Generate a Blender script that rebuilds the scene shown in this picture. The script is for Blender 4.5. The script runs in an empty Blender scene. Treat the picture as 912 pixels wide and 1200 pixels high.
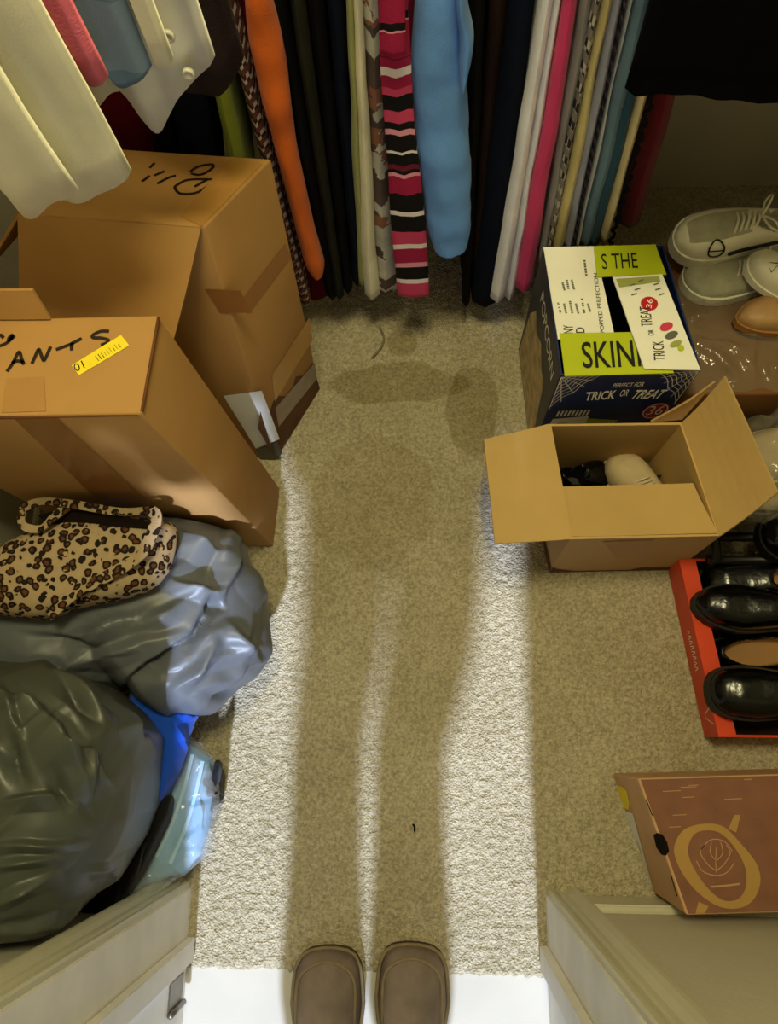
import bpy, bmesh, math, random
from mathutils import Vector, Matrix, noise
random.seed(7)
S = bpy.context.scene
COL = S.collection
# ------------------------------------------------------------------ camera
F, CH = 900.0, 1.45
NAD = (497.0, 862.0)                       # where a plumb line under the lens lands in the picture
nad = Vector((NAD[0] - 456, -(NAD[1] - 600), -F)).normalized()
UPC = -nad
YC = Vector((0, 1, 0)); YC = (YC - UPC * YC.dot(UPC)).normalized()
XC = YC.cross(UPC)
ROT = Matrix((XC, YC, UPC))                # camera vectors -> world vectors
CAM = Vector((0, 0, CH))
cd = bpy.data.cameras.new('camera'); co = bpy.data.objects.new('camera', cd); COL.objects.link(co)
cd.sensor_fit = 'VERTICAL'; cd.sensor_height = 24.0; cd.lens = 24.0 * F / 1200.0
cd.clip_start = 0.02
co.matrix_world = Matrix.Translation(CAM) @ ROT.to_4x4()
S.camera = co

def ray(px, py): return ROT @ Vector((px - 456, -(py - 600), -F))
def PZ(px, py, z=0.0):
    d = ray(px, py); return CAM + d * ((z - CH) / d.z)
def PY(px, py, Y):
    d = ray(px, py); return CAM + d * (Y / d.y)

# ------------------------------------------------------------------ world, lights, exposure
W = bpy.data.worlds.new('world'); S.world = W; W.use_nodes = True
W.node_tree.nodes['Background'].inputs[0].default_value = (0.86, 0.93, 1.0, 1)
W.node_tree.nodes['Background'].inputs[1].default_value = 0.95
def area(name, loc, target, sx, sy, power, color):
    l = bpy.data.lights.new(name, 'AREA'); l.shape = 'RECTANGLE'; l.size = sx; l.size_y = sy
    l.energy = power; l.color = color
    o = bpy.data.objects.new(name, l); COL.objects.link(o)
    o.location = loc
    o.rotation_euler = (Vector(target) - Vector(loc)).to_track_quat('-Z', 'Y').to_euler()
    return o
sl = bpy.data.lights.new('window_sun', 'SUN'); sl.energy = 6.4; sl.angle = math.radians(3.2); sl.color = (0.64, 0.745, 1.0)
so = bpy.data.objects.new('window_sun', sl); COL.objects.link(so)
so.location = (-0.1, -4.0, 3.6); so.rotation_euler = Vector((-0.012, 1.0, -0.82)).to_track_quat('-Z', 'Y').to_euler()
area('closet_lamp_light', (-0.02, 0.44, 2.28), (-0.02, 0.47, 0), 0.35, 0.35, 20.5, (1.0, 0.90, 0.48))
S.view_settings.view_transform = 'Standard'
S.view_settings.look = 'None'
S.view_settings.gamma = 1.0
S.view_settings.use_curve_mapping = False
S.view_settings.exposure = 0.24

# ------------------------------------------------------------------ helpers
def lin(c):
    return tuple(((v / 255.0) / 12.92 if v / 255.0 <= 0.04045 else ((v / 255.0 + 0.055) / 1.055) ** 2.4) for v in c) + (1.0,)
def mat(name, rgb, rough=0.7, spec=0.3, var=0.10, scale=12.0, bump=0.0, bscale=200.0, metal=0.0, sheen=0.0, coat=0.0, detail=4.0):
    m = bpy.data.materials.new(name); m.use_nodes = True
    nt = m.node_tree; b = nt.nodes['Principled BSDF']
    b.inputs['Roughness'].default_value = rough
    b.inputs['Specular IOR Level'].default_value = spec
    b.inputs['Metallic'].default_value = metal
    b.inputs['Sheen Weight'].default_value = sheen
    b.inputs['Coat Weight'].default_value = coat
    tc = nt.nodes.new('ShaderNodeTexCoord')
    n = nt.nodes.new('ShaderNodeTexNoise'); n.inputs['Scale'].default_value = scale; n.inputs['Detail'].default_value = detail
    nt.links.new(tc.outputs['Object'], n.inputs['Vector'])
    r = nt.nodes.new('ShaderNodeValToRGB'); c = lin(rgb)
    r.color_ramp.elements[0].position = 0.3; r.color_ramp.elements[1].position = 0.7
    r.color_ramp.elements[0].color = tuple(max(0, v * (1 - var)) for v in c[:3]) + (1,)
    r.color_ramp.elements[1].color = tuple(min(1, v * (1 + var)) for v in c[:3]) + (1,)
    nt.links.new(n.outputs['Fac'], r.inputs['Fac']); nt.links.new(r.outputs['Color'], b.inputs['Base Color'])
    if bump > 0:
        n2 = nt.nodes.new('ShaderNodeTexNoise'); n2.inputs['Scale'].default_value = bscale; n2.inputs['Detail'].default_value = 3
        nt.links.new(tc.outputs['Object'], n2.inputs['Vector'])
        bp = nt.nodes.new('ShaderNodeBump'); bp.inputs['Strength'].default_value = bump; bp.inputs['Distance'].default_value = 0.004
        nt.links.new(n2.outputs['Fac'], bp.inputs['Height']); nt.links.new(bp.outputs['Normal'], b.inputs['Normal'])
    return m
def ramp_mat(name, stops, rough=0.85, axis=2, warp=0.004, wscale=30.0, bump=0.15, bscale=500):
    """cloth with bands: stops = [(coordinate, rgb)...] along one object axis"""
    m = bpy.data.materials.new(name); m.use_nodes = True
    nt = m.node_tree; b = nt.nodes['Principled BSDF']; b.inputs['Roughness'].default_value = rough; b.inputs['Specular IOR Level'].default_value = 0.2
    tc = nt.nodes.new('ShaderNodeTexCoord'); sp = nt.nodes.new('ShaderNodeSeparateXYZ'); nt.links.new(tc.outputs['Object'], sp.inputs[0])
    n = nt.nodes.new('ShaderNodeTexNoise'); n.inputs['Scale'].default_value = wscale; nt.links.new(tc.outputs['Object'], n.inputs['Vector'])
    ma = nt.nodes.new('ShaderNodeMath'); ma.operation = 'MULTIPLY_ADD'; ma.inputs[1].default_value = warp
    nt.links.new(n.outputs['Fac'], ma.inputs[0]); nt.links.new(sp.outputs[axis], ma.inputs[2])
    lo, hi = stops[0][0], stops[-1][0] + 0.01
    mr = nt.nodes.new('ShaderNodeMapRange'); mr.inputs[1].default_value = lo; mr.inputs[2].default_value = hi
    nt.links.new(ma.outputs[0], mr.inputs[0])
    r = nt.nodes.new('ShaderNodeValToRGB'); r.color_ramp.interpolation = 'CONSTANT'
    e = r.color_ramp.elements
    e[0].position = 0; e[0].color = lin(stops[0][1]); e[1].position = (stops[1][0] - lo) / (hi - lo); e[1].color = lin(stops[1][1])
    for z, c in stops[2:32]:
        k = e.new((z - lo) / (hi - lo)); k.color = lin(c)
    nt.links.new(mr.outputs[0], r.inputs['Fac']); nt.links.new(r.outputs['Color'], b.inputs['Base Color'])
    n2 = nt.nodes.new('ShaderNodeTexNoise'); n2.inputs['Scale'].default_value = bscale; nt.links.new(tc.outputs['Object'], n2.inputs['Vector'])
    bp = nt.nodes.new('ShaderNodeBump'); bp.inputs['Strength'].default_value = bump; bp.inputs['Distance'].default_value = 0.003
    nt.links.new(n2.outputs['Fac'], bp.inputs['Height']); nt.links.new(bp.outputs['Normal'], b.inputs['Normal'])
    return m
def clear_mat(name, rgb, alpha, rough=0.15, bump=0.4, bscale=25):
    m = bpy.data.materials.new(name); m.use_nodes = True
    nt = m.node_tree; b = nt.nodes['Principled BSDF']
    b.inputs['Base Color'].default_value = lin(rgb); b.inputs['Roughness'].default_value = rough
    b.inputs['Alpha'].default_value = alpha; b.inputs['Specular IOR Level'].default_value = 0.7
    tc = nt.nodes.new('ShaderNodeTexCoord'); n = nt.nodes.new('ShaderNodeTexNoise'); n.inputs['Scale'].default_value = bscale
    nt.links.new(tc.outputs['Object'], n.inputs['Vector'])
    bp = nt.nodes.new('ShaderNodeBump'); bp.inputs['Strength'].default_value = bump; bp.inputs['Distance'].default_value = 0.01
    nt.links.new(n.outputs['Fac'], bp.inputs['Height']); nt.links.new(bp.outputs['Normal'], b.inputs['Normal'])
    return m

def mk(name, verts, faces, m, parent=None, smooth=False, kind=None, label=None, midx=None):
    me = bpy.data.meshes.new(name); me.from_pydata([tuple(v) for v in verts], [], faces)
    bm = bmesh.new(); bm.from_mesh(me); bmesh.ops.recalc_face_normals(bm, faces=bm.faces); bm.to_mesh(me); bm.free()
    for x in (m if isinstance(m, (list, tuple)) else [m]): me.materials.append(x)
    if midx:
        for p, i in zip(me.polygons, midx): p.material_index = i
    if smooth:
        me.polygons.foreach_set('use_smooth', [True] * len(me.polygons))
    o = bpy.data.objects.new(name, me); COL.objects.link(o)
    if parent is not None:
        o.parent = parent
        c = parent.get('_world')
        o.matrix_parent_inverse = BASE.get(parent.name, Matrix.Identity(4)).inverted()
        BASE[o.name] = BASE.get(parent.name, Matrix.Identity(4)) if False else Matrix.Identity(4)
    if kind: o['kind'] = kind
    if label: o['label'] = label
    return o
BASE = {}
def bmo(name, bm, m, parent=None, smooth=False, **k):
    bm.verts.ensure_lookup_table()
    idx = {v: i for i, v in enumerate(bm.verts)}
    vs = [v.co.copy() for v in bm.verts]; fs = [[idx[v] for v in f.verts] for f in bm.faces]
    bm.free(); return mk(name, vs, fs, m, parent, smooth, **k)
def thing(name, label, cat, loc=(0, 0, 0), group=None):
    o = bpy.data.objects.new(name, None); COL.objects.link(o); o.empty_display_size = 0.05
    o.location = loc; BASE[o.name] = Matrix.Translation(loc)
    o['label'] = label; o['category'] = cat
    if group: o['group'] = group
    return o
def tag(o, label, cat, group=None, kind=None):
    o['label'] = label; o['category'] = cat
    if group: o['group'] = group
    if kind: o['kind'] = kind
    return o
def box_mesh(x0, x1, y0, y1, z0, z1):
    v = [(x0, y0, z0), (x1, y0, z0), (x1, y1, z0), (x0, y1, z0), (x0, y0, z1), (x1, y0, z1), (x1, y1, z1), (x0, y1, z1)]
    f = [(0, 3, 2, 1), (4, 5, 6, 7), (0, 1, 5, 4), (1, 2, 6, 5), (2, 3, 7, 6), (3, 0, 4, 7)]
    return v, f
def add_box(bm, x0, x1, y0, y1, z0, z1):
    v, f = box_mesh(x0, x1, y0, y1, z0, z1); b = [bm.verts.new(p) for p in v]
    for q in f: bm.faces.new([b[i] for i in q])
def hexa_bm(bot, top, bevel=0.004, seg=2, cuts=0, bulge=0.0):
    bm = bmesh.new(); b = [bm.verts.new(p) for p in list(bot) + list(top)]
    for q in [(0, 3, 2, 1), (4, 5, 6, 7), (0, 1, 5, 4), (1, 2, 6, 5), (2, 3, 7, 6), (3, 0, 4, 7)]: bm.faces.new([b[i] for i in q])
    bmesh.ops.recalc_face_normals(bm, faces=bm.faces)
    if bevel: bmesh.ops.bevel(bm, geom=list(bm.edges), offset=bevel, segments=seg, affect='EDGES', profile=0.5)
    return bm
def panel(name, pts, th, m, parent, nsub=6, bend=0.0, **k):
    """a sheet of board through four corners (a,b along the hinge; c,d the free edge), th thick"""
    a, b, c, d = [Vector(p) for p in pts]; n = (b - a).cross(d - a).normalized()
    N = nsub; top = []; vs = []; fs = []
    for s in (0, 1):
        for i in range(N + 1):
            for j in range(N + 1):
                u, v = i / N, j / N
                p = (a * (1 - u) + b * u) * (1 - v) + (d * (1 - u) + c * u) * v
                p = p + n * (bend * math.sin(math.pi * v) + th * (s - 0.5) + 0.0015 * noise.noise(p * 14))
                vs.append(p)
    def id(s, i, j): return s * (N + 1) ** 2 + i * (N + 1) + j
    for i in range(N):
        for j in range(N):
            fs.append((id(0, i, j), id(0, i, j + 1), id(0, i + 1, j + 1), id(0, i + 1, j)))
            fs.append((id(1, i, j), id(1, i + 1, j), id(1, i + 1, j + 1), id(1, i, j + 1)))
    for i in range(N):
        fs += [(id(0, i, 0), id(0, i + 1, 0), id(1, i + 1, 0), id(1, i, 0)), (id(0, i, N), id(1, i, N), id(1, i + 1, N), id(0, i + 1, N)),
               (id(0, 0, i), id(1, 0, i), id(1, 0, i + 1), id(0, 0, i + 1)), (id(0, N, i), id(0, N, i + 1), id(1, N, i + 1), id(1, N, i))]
    return mk(name, vs, fs, m, parent, **k)
def tube_data(pts, r, n=8, closed=False, flat=1.0):
    pts = [Vector(p) for p in pts]; vs = []; fs = []; N = len(pts)
    prev = None
    for i, p in enumerate(pts):
        t = (pts[(i + 1) % N] - pts[i - 1]) if (closed or 0 < i < N - 1) else (pts[1] - pts[0] if i == 0 else pts[-1] - pts[-2])
        t.normalize()
        if prev is None:
            a = t.orthogonal().normalized()
        else:
            a = (prev - t * prev.dot(t)).normalized()
        prev = a; b = t.cross(a)
        rr = r[i] if isinstance(r, (list, tuple)) else r
        for k in range(n):
            w = 2 * math.pi * k / n; vs.append(p + a * math.cos(w) * rr + b * math.sin(w) * rr * flat)
    M = N if closed else N - 1
    for i in range(M):
        for k in range(n):
            fs.append((i * n + k, i * n + (k + 1) % n, ((i + 1) % N) * n + (k + 1) % n, ((i + 1) % N) * n + k))
    if not closed:
        fs.append(tuple(range(n))); fs.append(tuple(range((N - 1) * n, N * n)))
    return vs, fs
def tube(name, pts, r, m, parent=None, n=8, closed=False, **k):
    v, f = tube_data(pts, r, n, closed); return mk(name, v, f, m, parent, True, **k)
def merge(parts):
    V, Fc = [], []
    for v, f in parts:
        o = len(V); V += list(v); Fc += [tuple(i + o for i in q) for q in f]
    return V, Fc
def smoothline(pts, n=8):
    P = [Vector(p) for p in pts]; out = []
    for i in range(len(P) - 1):
        a, b, c, d = P[max(0, i - 1)], P[i], P[i + 1], P[min(len(P) - 1, i + 2)]
        for k in range(n):
            t = k / n
            out.append(0.5 * ((2 * b) + (c - a) * t + (2 * a - 5 * b + 4 * c - d) * t * t + (3 * b - a - 3 * c + d) * t ** 3))
    out.append(P[-1]); return out
def interp(x, tab):
    if x <= tab[0][0]: return tab[0][1]
    for (a, fa), (b, fb) in zip(tab, tab[1:]):
        if x <= b:
            t = (x - a) / (b - a); t = t * t * (3 - 2 * t) if False else t
            return fa + (fb - fa) * t
    return tab[-1][1]
class Face:
    """a flat face of a thing: origin, unit axes across and up, so that print can lie on it"""
    def __init__(s, o, x, y, w=None, h=None):
        s.o = Vector(o); s.x = (Vector(x) - s.o); s.y = (Vector(y) - s.o)
        s.w = s.x.length; s.h = s.y.length; s.x.normalize(); s.n = s.x.cross(s.y).normalized(); s.y = s.n.cross(s.x)
    def p(s, u, v, off=0.0006): return s.o + s.x * (u * s.w) + s.y * (v * s.h) + s.n * off
def text_on(name, string, face, u, v, wu, hv, m, parent, rot=0.0, off=0.0008, shear=0.0, bold=0.0):
    """lettering lying on a face: centre (u,v) and size (wu along the line, hv tall) in fractions of the face; rot in degrees"""
    cu = bpy.data.curves.new('lettering', 'FONT'); cu.body = string; cu.align_x = 'CENTER'; cu.align_y = 'CENTER'; cu.resolution_u = 3; cu.offset = bold
    cu.shear = shear
    tmp = bpy.data.objects.new('lettering', cu); me = bpy.data.meshes.new_from_object(tmp)
    vs = [q.co.copy() for q in me.vertices]; fs = [tuple(p.vertices) for p in me.polygons]
    bpy.data.objects.remove(tmp); bpy.data.meshes.remove(me); bpy.data.curves.remove(cu)
    x0, x1 = min(q.x for q in vs), max(q.x for q in vs); y0, y1 = min(q.y for q in vs), max(q.y for q in vs)
    ca, sa = math.cos(math.radians(rot)), math.sin(math.radians(rot)); out = []
    ref = face.w if abs(ca) > 0.7 else face.h; refh = face.h if abs(ca) > 0.7 else face.w
    for q in vs:
        a = ((q.x - x0) / (x1 - x0) - 0.5) * wu * ref; b = ((q.y - y0) / (y1 - y0) - 0.5) * hv * refh
        out.append(face.o + face.x * (u * face.w + a * ca - b * sa) + face.y * (v * face.h + a * sa + b * ca) + face.n * off)
    return mk(name, out, fs, m, parent)
def poly_on(name, face, uv, m, parent, off=0.0006, **k):
    return mk(name, [face.p(u, v, off) for u, v in uv], [tuple(range(len(uv)))], m, parent, **k)
def ring_data(face, u, v, ru, rv, t, off=0.0008, n=40, tilt=0.0):
    vs = []; fs = []; ct, st = math.cos(tilt), math.sin(tilt)
    for i in range(n):
        a = 2 * math.pi * i / n
        for q in (1.0, 1.0 - t):
            x = ru * math.cos(a) * q; y = rv * math.sin(a) * q
            vs.append(face.o + face.x * (u * face.w + x * ct - y * st) + face.y * (v * face.h + x * st + y * ct) + face.n * off)
    for i in range(n):
        j = (i + 1) % n; fs.append((2 * i, 2 * j, 2 * j + 1, 2 * i + 1))
    return vs, fs
def stroke_data(face, uv, wdt, off=0.0007):
    """a marker line on a face: a flat ribbon through (u,v) points"""
    pts = smoothline([(u * face.w, v * face.h, 0) for u, v in uv], 5); vs = []; fs = []
    for i, p in enumerate(pts):
        t = (pts[min(i + 1, len(pts) - 1)] - pts[max(i - 1, 0)]).normalized(); nn = Vector((-t.y, t.x, 0)) * wdt * 0.5
        for q in (p + nn, p - nn): vs.append(face.o + face.x * q.x + face.y * q.y + face.n * off)
    for i in range(len(pts) - 1): fs.append((2 * i, 2 * i + 1, 2 * i + 3, 2 * i + 2))
    return vs, fs
def strokes(name, face, lines, wdt, m, parent, off=0.0007, **k):
    v, f = merge([stroke_data(face, l, wdt, off) for l in lines]); return mk(name, v, f, m, parent, **k)

# ------------------------------------------------------------------ materials
M = {}
M['wall'] = mat('wall_paint', (196, 190, 172), 0.8, 0.25, 0.04, 6, 0.15, 120)
M['trim'] = mat('trim_paint', (196, 192, 170), 0.42, 0.45, 0.06, 9, 0.05, 60)
M['jamb'] = mat('jamb_paint', (226, 222, 212), 0.5, 0.4, 0.08, 14, 0.06, 80)
M['card'] = mat('cardboard', (172, 130, 76), 0.75, 0.25, 0.07, 7, 0.08, 300)
M['card_in'] = mat('cardboard_inside', (186, 154, 98), 0.8, 0.2, 0.06, 8, 0.08, 300)
M['card_tan'] = mat('cardboard_tan', (178, 144, 98), 0.75, 0.25, 0.07, 7, 0.08, 300)
M['card_dark'] = mat('cardboard_edge', (104, 66, 36), 0.8, 0.2, 0.12, 20)
M['tape'] = mat('packing_tape', (150, 100, 52), 0.22, 0.6, 0.08, 10, 0.25, 30)
M['tape_clear'] = mat('clear_tape', (176, 130, 70), 0.16, 0.7, 0.10, 12, 0.3, 25)
M['paper'] = mat('paper', (226, 226, 220), 0.6, 0.3, 0.04, 20)
M['white'] = mat('white_print', (236, 234, 224), 0.5, 0.3, 0.03, 20)
M['ink'] = mat('marker_ink', (34, 20, 12), 0.6, 0.3, 0.2, 30)
M['black_print'] = mat('black_print', (22, 22, 20), 0.5, 0.3, 0.1, 20)
M['grey_print'] = mat('grey_print', (96, 95, 88), 0.6, 0.3, 0.1, 20)
M['yellow'] = mat('yellow_label', (238, 214, 36), 0.5, 0.4, 0.06, 40)
M['lime'] = mat('lime_board', (178, 190, 26), 0.5, 0.35, 0.04, 12)
M['navy'] = mat('navy_print', (20, 36, 84), 0.45, 0.4, 0.12, 14)
M['slate'] = mat('slate_print', (50, 52, 58), 0.5, 0.4, 0.12, 14)
M['popcorn'] = mat('tan_print', (178, 156, 112), 0.6, 0.3, 0.35, 40)
M['red'] = mat('red_print', (186, 30, 44), 0.5, 0.3, 0.06, 20)
M['pinkp'] = mat('pink_print', (196, 60, 84), 0.5, 0.3, 0.1, 20)
M['sage'] = mat('sage_print', (156, 160, 90), 0.5, 0.3, 0.1, 20)

def carpet_mat():
    m = bpy.data.materials.new('carpet'); m.use_nodes = True; nt = m.node_tree; b = nt.nodes['Principled BSDF']
    N = lambda t: nt.nodes.new(t); L = nt.links.new
    b.inputs['Roughness'].default_value = 0.95; b.inputs['Specular IOR Level'].default_value = 0.1; b.inputs['Sheen Weight'].default_value = 0.15
    tc = N('ShaderNodeTexCoord')
    n1 = N('ShaderNodeTexNoise'); n1.inputs['Scale'].default_value = 170; n1.inputs['Detail'].default_value = 5; n1.inputs['Roughness'].default_value = 0.7
    n2 = N('ShaderNodeTexNoise'); n2.inputs['Scale'].default_value = 5; n2.inputs['Detail'].default_value = 4
    L(tc.outputs['Object'], n1.inputs['Vector']); L(tc.outputs['Object'], n2.inputs['Vector'])
    r1 = N('ShaderNodeValToRGB'); r1.color_ramp.elements[0].position = 0.36; r1.color_ramp.elements[1].position = 0.62
    r1.color_ramp.elements[0].color = lin((154, 143, 117)); r1.color_ramp.elements[1].color = lin((202, 191, 165))
    L(n1.outputs['Fac'], r1.inputs['Fac'])
    r2 = N('ShaderNodeValToRGB'); r2.color_ramp.elements[0].position = 0.35; r2.color_ramp.elements[1].position = 0.68
    r2.color_ramp.elements[0].color = (0.84, 0.83, 0.78, 1); r2.color_ramp.elements[1].color = (1, 1, 1, 1)
    L(n2.outputs['Fac'], r2.inputs['Fac'])
    mx = N('ShaderNodeMix'); mx.data_type = 'RGBA'; mx.blend_type = 'MULTIPLY'; mx.inputs[0].default_value = 1
    L(r1.outputs['Color'], mx.inputs[6]); L(r2.outputs['Color'], mx.inputs[7])
    # worn and damp-marked pile: blotches with an outline of their own; the bluish one is painted daylight
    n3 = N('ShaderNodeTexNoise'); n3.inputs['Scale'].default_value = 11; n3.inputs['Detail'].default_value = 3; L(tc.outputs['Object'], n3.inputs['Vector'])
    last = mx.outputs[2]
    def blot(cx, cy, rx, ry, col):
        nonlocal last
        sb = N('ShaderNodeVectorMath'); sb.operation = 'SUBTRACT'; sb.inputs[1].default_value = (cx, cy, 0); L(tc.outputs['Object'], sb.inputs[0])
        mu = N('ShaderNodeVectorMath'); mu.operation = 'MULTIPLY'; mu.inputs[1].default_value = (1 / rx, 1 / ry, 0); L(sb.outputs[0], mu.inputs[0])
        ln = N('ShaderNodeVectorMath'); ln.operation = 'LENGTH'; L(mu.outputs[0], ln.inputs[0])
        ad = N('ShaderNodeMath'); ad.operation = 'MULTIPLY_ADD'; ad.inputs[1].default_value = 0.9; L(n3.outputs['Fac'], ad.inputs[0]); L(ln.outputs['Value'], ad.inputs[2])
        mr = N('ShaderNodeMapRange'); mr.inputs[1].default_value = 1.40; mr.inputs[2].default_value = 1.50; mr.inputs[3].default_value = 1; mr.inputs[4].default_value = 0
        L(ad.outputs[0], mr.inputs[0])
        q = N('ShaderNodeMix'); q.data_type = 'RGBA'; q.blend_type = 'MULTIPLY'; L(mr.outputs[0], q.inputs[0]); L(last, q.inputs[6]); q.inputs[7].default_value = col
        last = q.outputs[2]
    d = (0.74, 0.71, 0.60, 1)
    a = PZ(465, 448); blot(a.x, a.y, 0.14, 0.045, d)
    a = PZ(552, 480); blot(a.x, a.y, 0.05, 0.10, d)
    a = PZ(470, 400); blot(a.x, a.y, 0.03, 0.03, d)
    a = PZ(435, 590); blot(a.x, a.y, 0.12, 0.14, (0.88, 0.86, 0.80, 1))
    a = PZ(575, 590); blot(a.x, a.y, 0.02, 0.09, (0.72, 0.74, 0.86, 1))  # bluish daylight patch painted into the carpet colour
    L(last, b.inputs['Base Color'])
    v = N('ShaderNodeTexVoronoi'); v.inputs['Scale'].default_value = 260; L(tc.outputs['Object'], v.inputs['Vector'])
    ad = N('ShaderNodeMath'); ad.operation = 'ADD'; L(n1.outputs['Fac'], ad.inputs[0]); L(v.outputs['Distance'], ad.inputs[1])
    bp = N('ShaderNodeBump'); bp.inputs['Strength'].default_value = 0.65; bp.inputs['Distance'].default_value = 0.006
    L(ad.outputs[0], bp.inputs['Height']); L(bp.outputs['Normal'], b.inputs['Normal'])
    return m

# ------------------------------------------------------------------ the setting
XL, XR, YB, YF = -0.74, 0.86, 1.17, -0.270      # closet walls
JL, JR, YJ = -0.404, 0.207, -0.47               # door opening
THR = -0.385                                    # carpet edge at the doorway
def build_floor():
    step = 0.0042; x0, x1, y0, y1 = XL - 0.02, XR + 0.02, THR, YB + 0.02
    nx, ny = int((x1 - x0) / step), int((y1 - y0) / step); vs = []; fs = []
    for j in range(ny + 1):
        for i in range(nx + 1):
            x = x0 + (x1 - x0) * i / nx; y = y0 + (y1 - y0) * j / ny
            q = Vector((x, y, 0))
            h = 0.0042 * noise.noise(Vector((x * 95, y * 120, 0))) + 0.0022 * noise.noise(Vector((x * 210 + 7, y * 210, 3)))
            h += 0.002 * noise.noise(q * 9)
            if j == 0: y += 0.006 * noise.noise(Vector((x * 60, 0, 5))) ; h -= 0.004
            vs.append((x, y, h - 0.003))
    for j in range(ny):
        for i in range(nx):
            a = j * (nx + 1) + i; fs.append((a, a + 1, a + nx + 2, a + nx + 1))
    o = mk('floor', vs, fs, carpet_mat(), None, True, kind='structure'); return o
build_floor()
v, f = box_mesh(-2.2, 2.2, -4.2, THR + 0.02, -0.06, -0.006)
mk('floor_hall', v, f, mat('hall_vinyl', (190, 185, 172), 0.5, 0.4, 0.05, 8, 0.05, 40), None, kind='structure')
v, f = box_mesh(XL - 0.1, XR + 0.1, THR, YB + 0.1, -0.06, -0.02)
mk('floor_slab', v, f, M['wall'], None, kind='structure')
H2 = 2.40
for nm, b in (('wall_left', (XL - 0.1, XL, YJ, YB + 0.1, -0.05, H2)), ('wall_right', (XR, XR + 0.1, YJ, YB + 0.1, -0.05, H2)), ('wall_back', (XL, XR, YB, YB + 0.1, -0.05, H2)), ('ceiling', (XL - 0.1, XR + 0.1, YJ, YB + 0.1, H2, H2 + 0.08))):
    v, f = box_mesh(*b); mk(nm, v, f, M['wall'], None, kind='structure')
bm = bmesh.new()
add_box(bm, XL, JL - 0.018, YJ, YF, -0.02, H2); add_box(bm, JR + 0.018, XR, YJ, YF, -0.02, H2); add_box(bm, JL - 0.018, JR + 0.018, YJ, YF, 2.06, H2)
bmo('wall_front', bm, M['wall'], kind='structure')
# unseen passage outside, added: its door head keeps sun off the upper clothes
bm = bmesh.new()
add_box(bm, -2.2, -0.85, -1.45, -1.35, -0.02, 2.5); add_box(bm, 0.65, 2.2, -1.45, -1.35, -0.02, 2.5); add_box(bm, -0.85, 0.65, -1.45, -1.35, 2.03, 2.5)
bmo('wall_hall_sunblock', bm, M['wall'], kind='structure')
v, f = box_mesh(-2.2, 2.2, -1.45, YJ, H2, H2 + 0.08); mk('ceiling_hall_sunblock', v, f, M['wall'], kind='structure')  # added as well, stops the sun coming over that wall
# jambs with door stops
for k, (xa, sgn) in enumerate(((JL, 1), (JR, -1))):
    bm = bmesh.new()
    add_box(bm, min(xa, xa - sgn * 0.018), max(xa, xa - sgn * 0.018), YJ - 0.01, YF + 0.012, -0.02, 2.05)
    add_box(bm, min(xa, xa + sgn * 0.014), max(xa, xa + sgn * 0.014), -0.372, -0.335, 0.004, 2.04)
    bmesh.ops.bevel(bm, geom=list(bm.edges), offset=0.0015, segments=2, affect='EDGES')
    bmo('trim_%d' % (k + 1), bm, M['jamb'], kind='structure')
bm = bmesh.new(); add_box(bm, JL - 0.018, JR + 0.018, YJ - 0.01, YF + 0.012, 2.04, 2.058); bmo('trim_3', bm, M['jamb'], kind='structure')
# moulded casing round the opening, on the closet side
prof = [(0.003, 0), (0.003, 0.0145), (0.006, 0.0165), (0.010, 0.0165), (0.012, 0.0125), (0.018, 0.0120), (0.020, 0.0150), (0.024, 0.0158), (0.027, 0.0125), (0.034, 0.0130), (0.042, 0.0165), (0.050, 0.0185), (0.055, 0.0185), (0.058, 0.016), (0.058, 0)]
for k, (xa, sgn) in enumerate(((JL, -1), (JR, 1))):
    vs = []; fs = []; n = len(prof)
    for z in (0.001, 2.05):
        for a, b in prof: vs.append((xa + sgn * a, YF + b * 1.3, z))
    for i in range(n): fs.append((i, (i + 1) % n, n + (i + 1) % n, n + i))
    fs += [tuple(range(n)), tuple(range(n, 2 * n))]
    mk('trim_%d' % (k + 4), vs, fs, M['trim'], kind='structure')
vs = []; fs = []
for x in (JL - 0.058, JR + 0.058):
    for a, b in prof: vs.append((x, YF + b, 2.05 + a))
for i in range(len(prof)): fs.append((i, (i + 1) % len(prof), len(prof) + (i + 1) % len(prof), len(prof) + i))
fs += [tuple(range(len(prof))), tuple(range(len(prof), 2 * len(prof)))]
mk('trim_6', vs, fs, M['trim'], kind='structure')
# baseboards
for nm, b in (('baseboard_left', (XL, XL + 0.012, YF, YB, 0.0, 0.085)), ('baseboard_front', (JR + 0.058, XR - 0.012, YF, YF + 0.013, 0.0, 0.075)), ('baseboard_right', (XR - 0.012, XR, YF, YB, 0.0, 0.085))):
    bm = bmesh.new(); add_box(bm, *b); bmesh.ops.bevel(bm, geom=list(bm.edges), offset=0.003, segments=2, affect='EDGES'); bmo(nm, bm, M['trim'], kind='structure')
# strike plate on the left jamb
hg = thing('hinge', 'small worn metal hinge on the left door jamb near the floor', 'hinge', (JL, -0.40, 0.05))
M['metal'] = mat('worn_metal', (120, 112, 98), 0.4, 0.5, 0.15, 40, metal=0.8)
bm = bmesh.new(); add_box(bm, JL, JL + 0.0025, -0.425, -0.385, 0.015, 0.085); bmesh.ops.bevel(bm, geom=list(bm.edges), offset=0.001, segments=1, affect='EDGES'); bmo('leaf', bm, M['metal'], hg)
tube('knuckle', [(JL + 0.005, -0.429, 0.015), (JL + 0.005, -0.429, 0.085)], 0.005, M['metal'], hg, 12)
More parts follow.
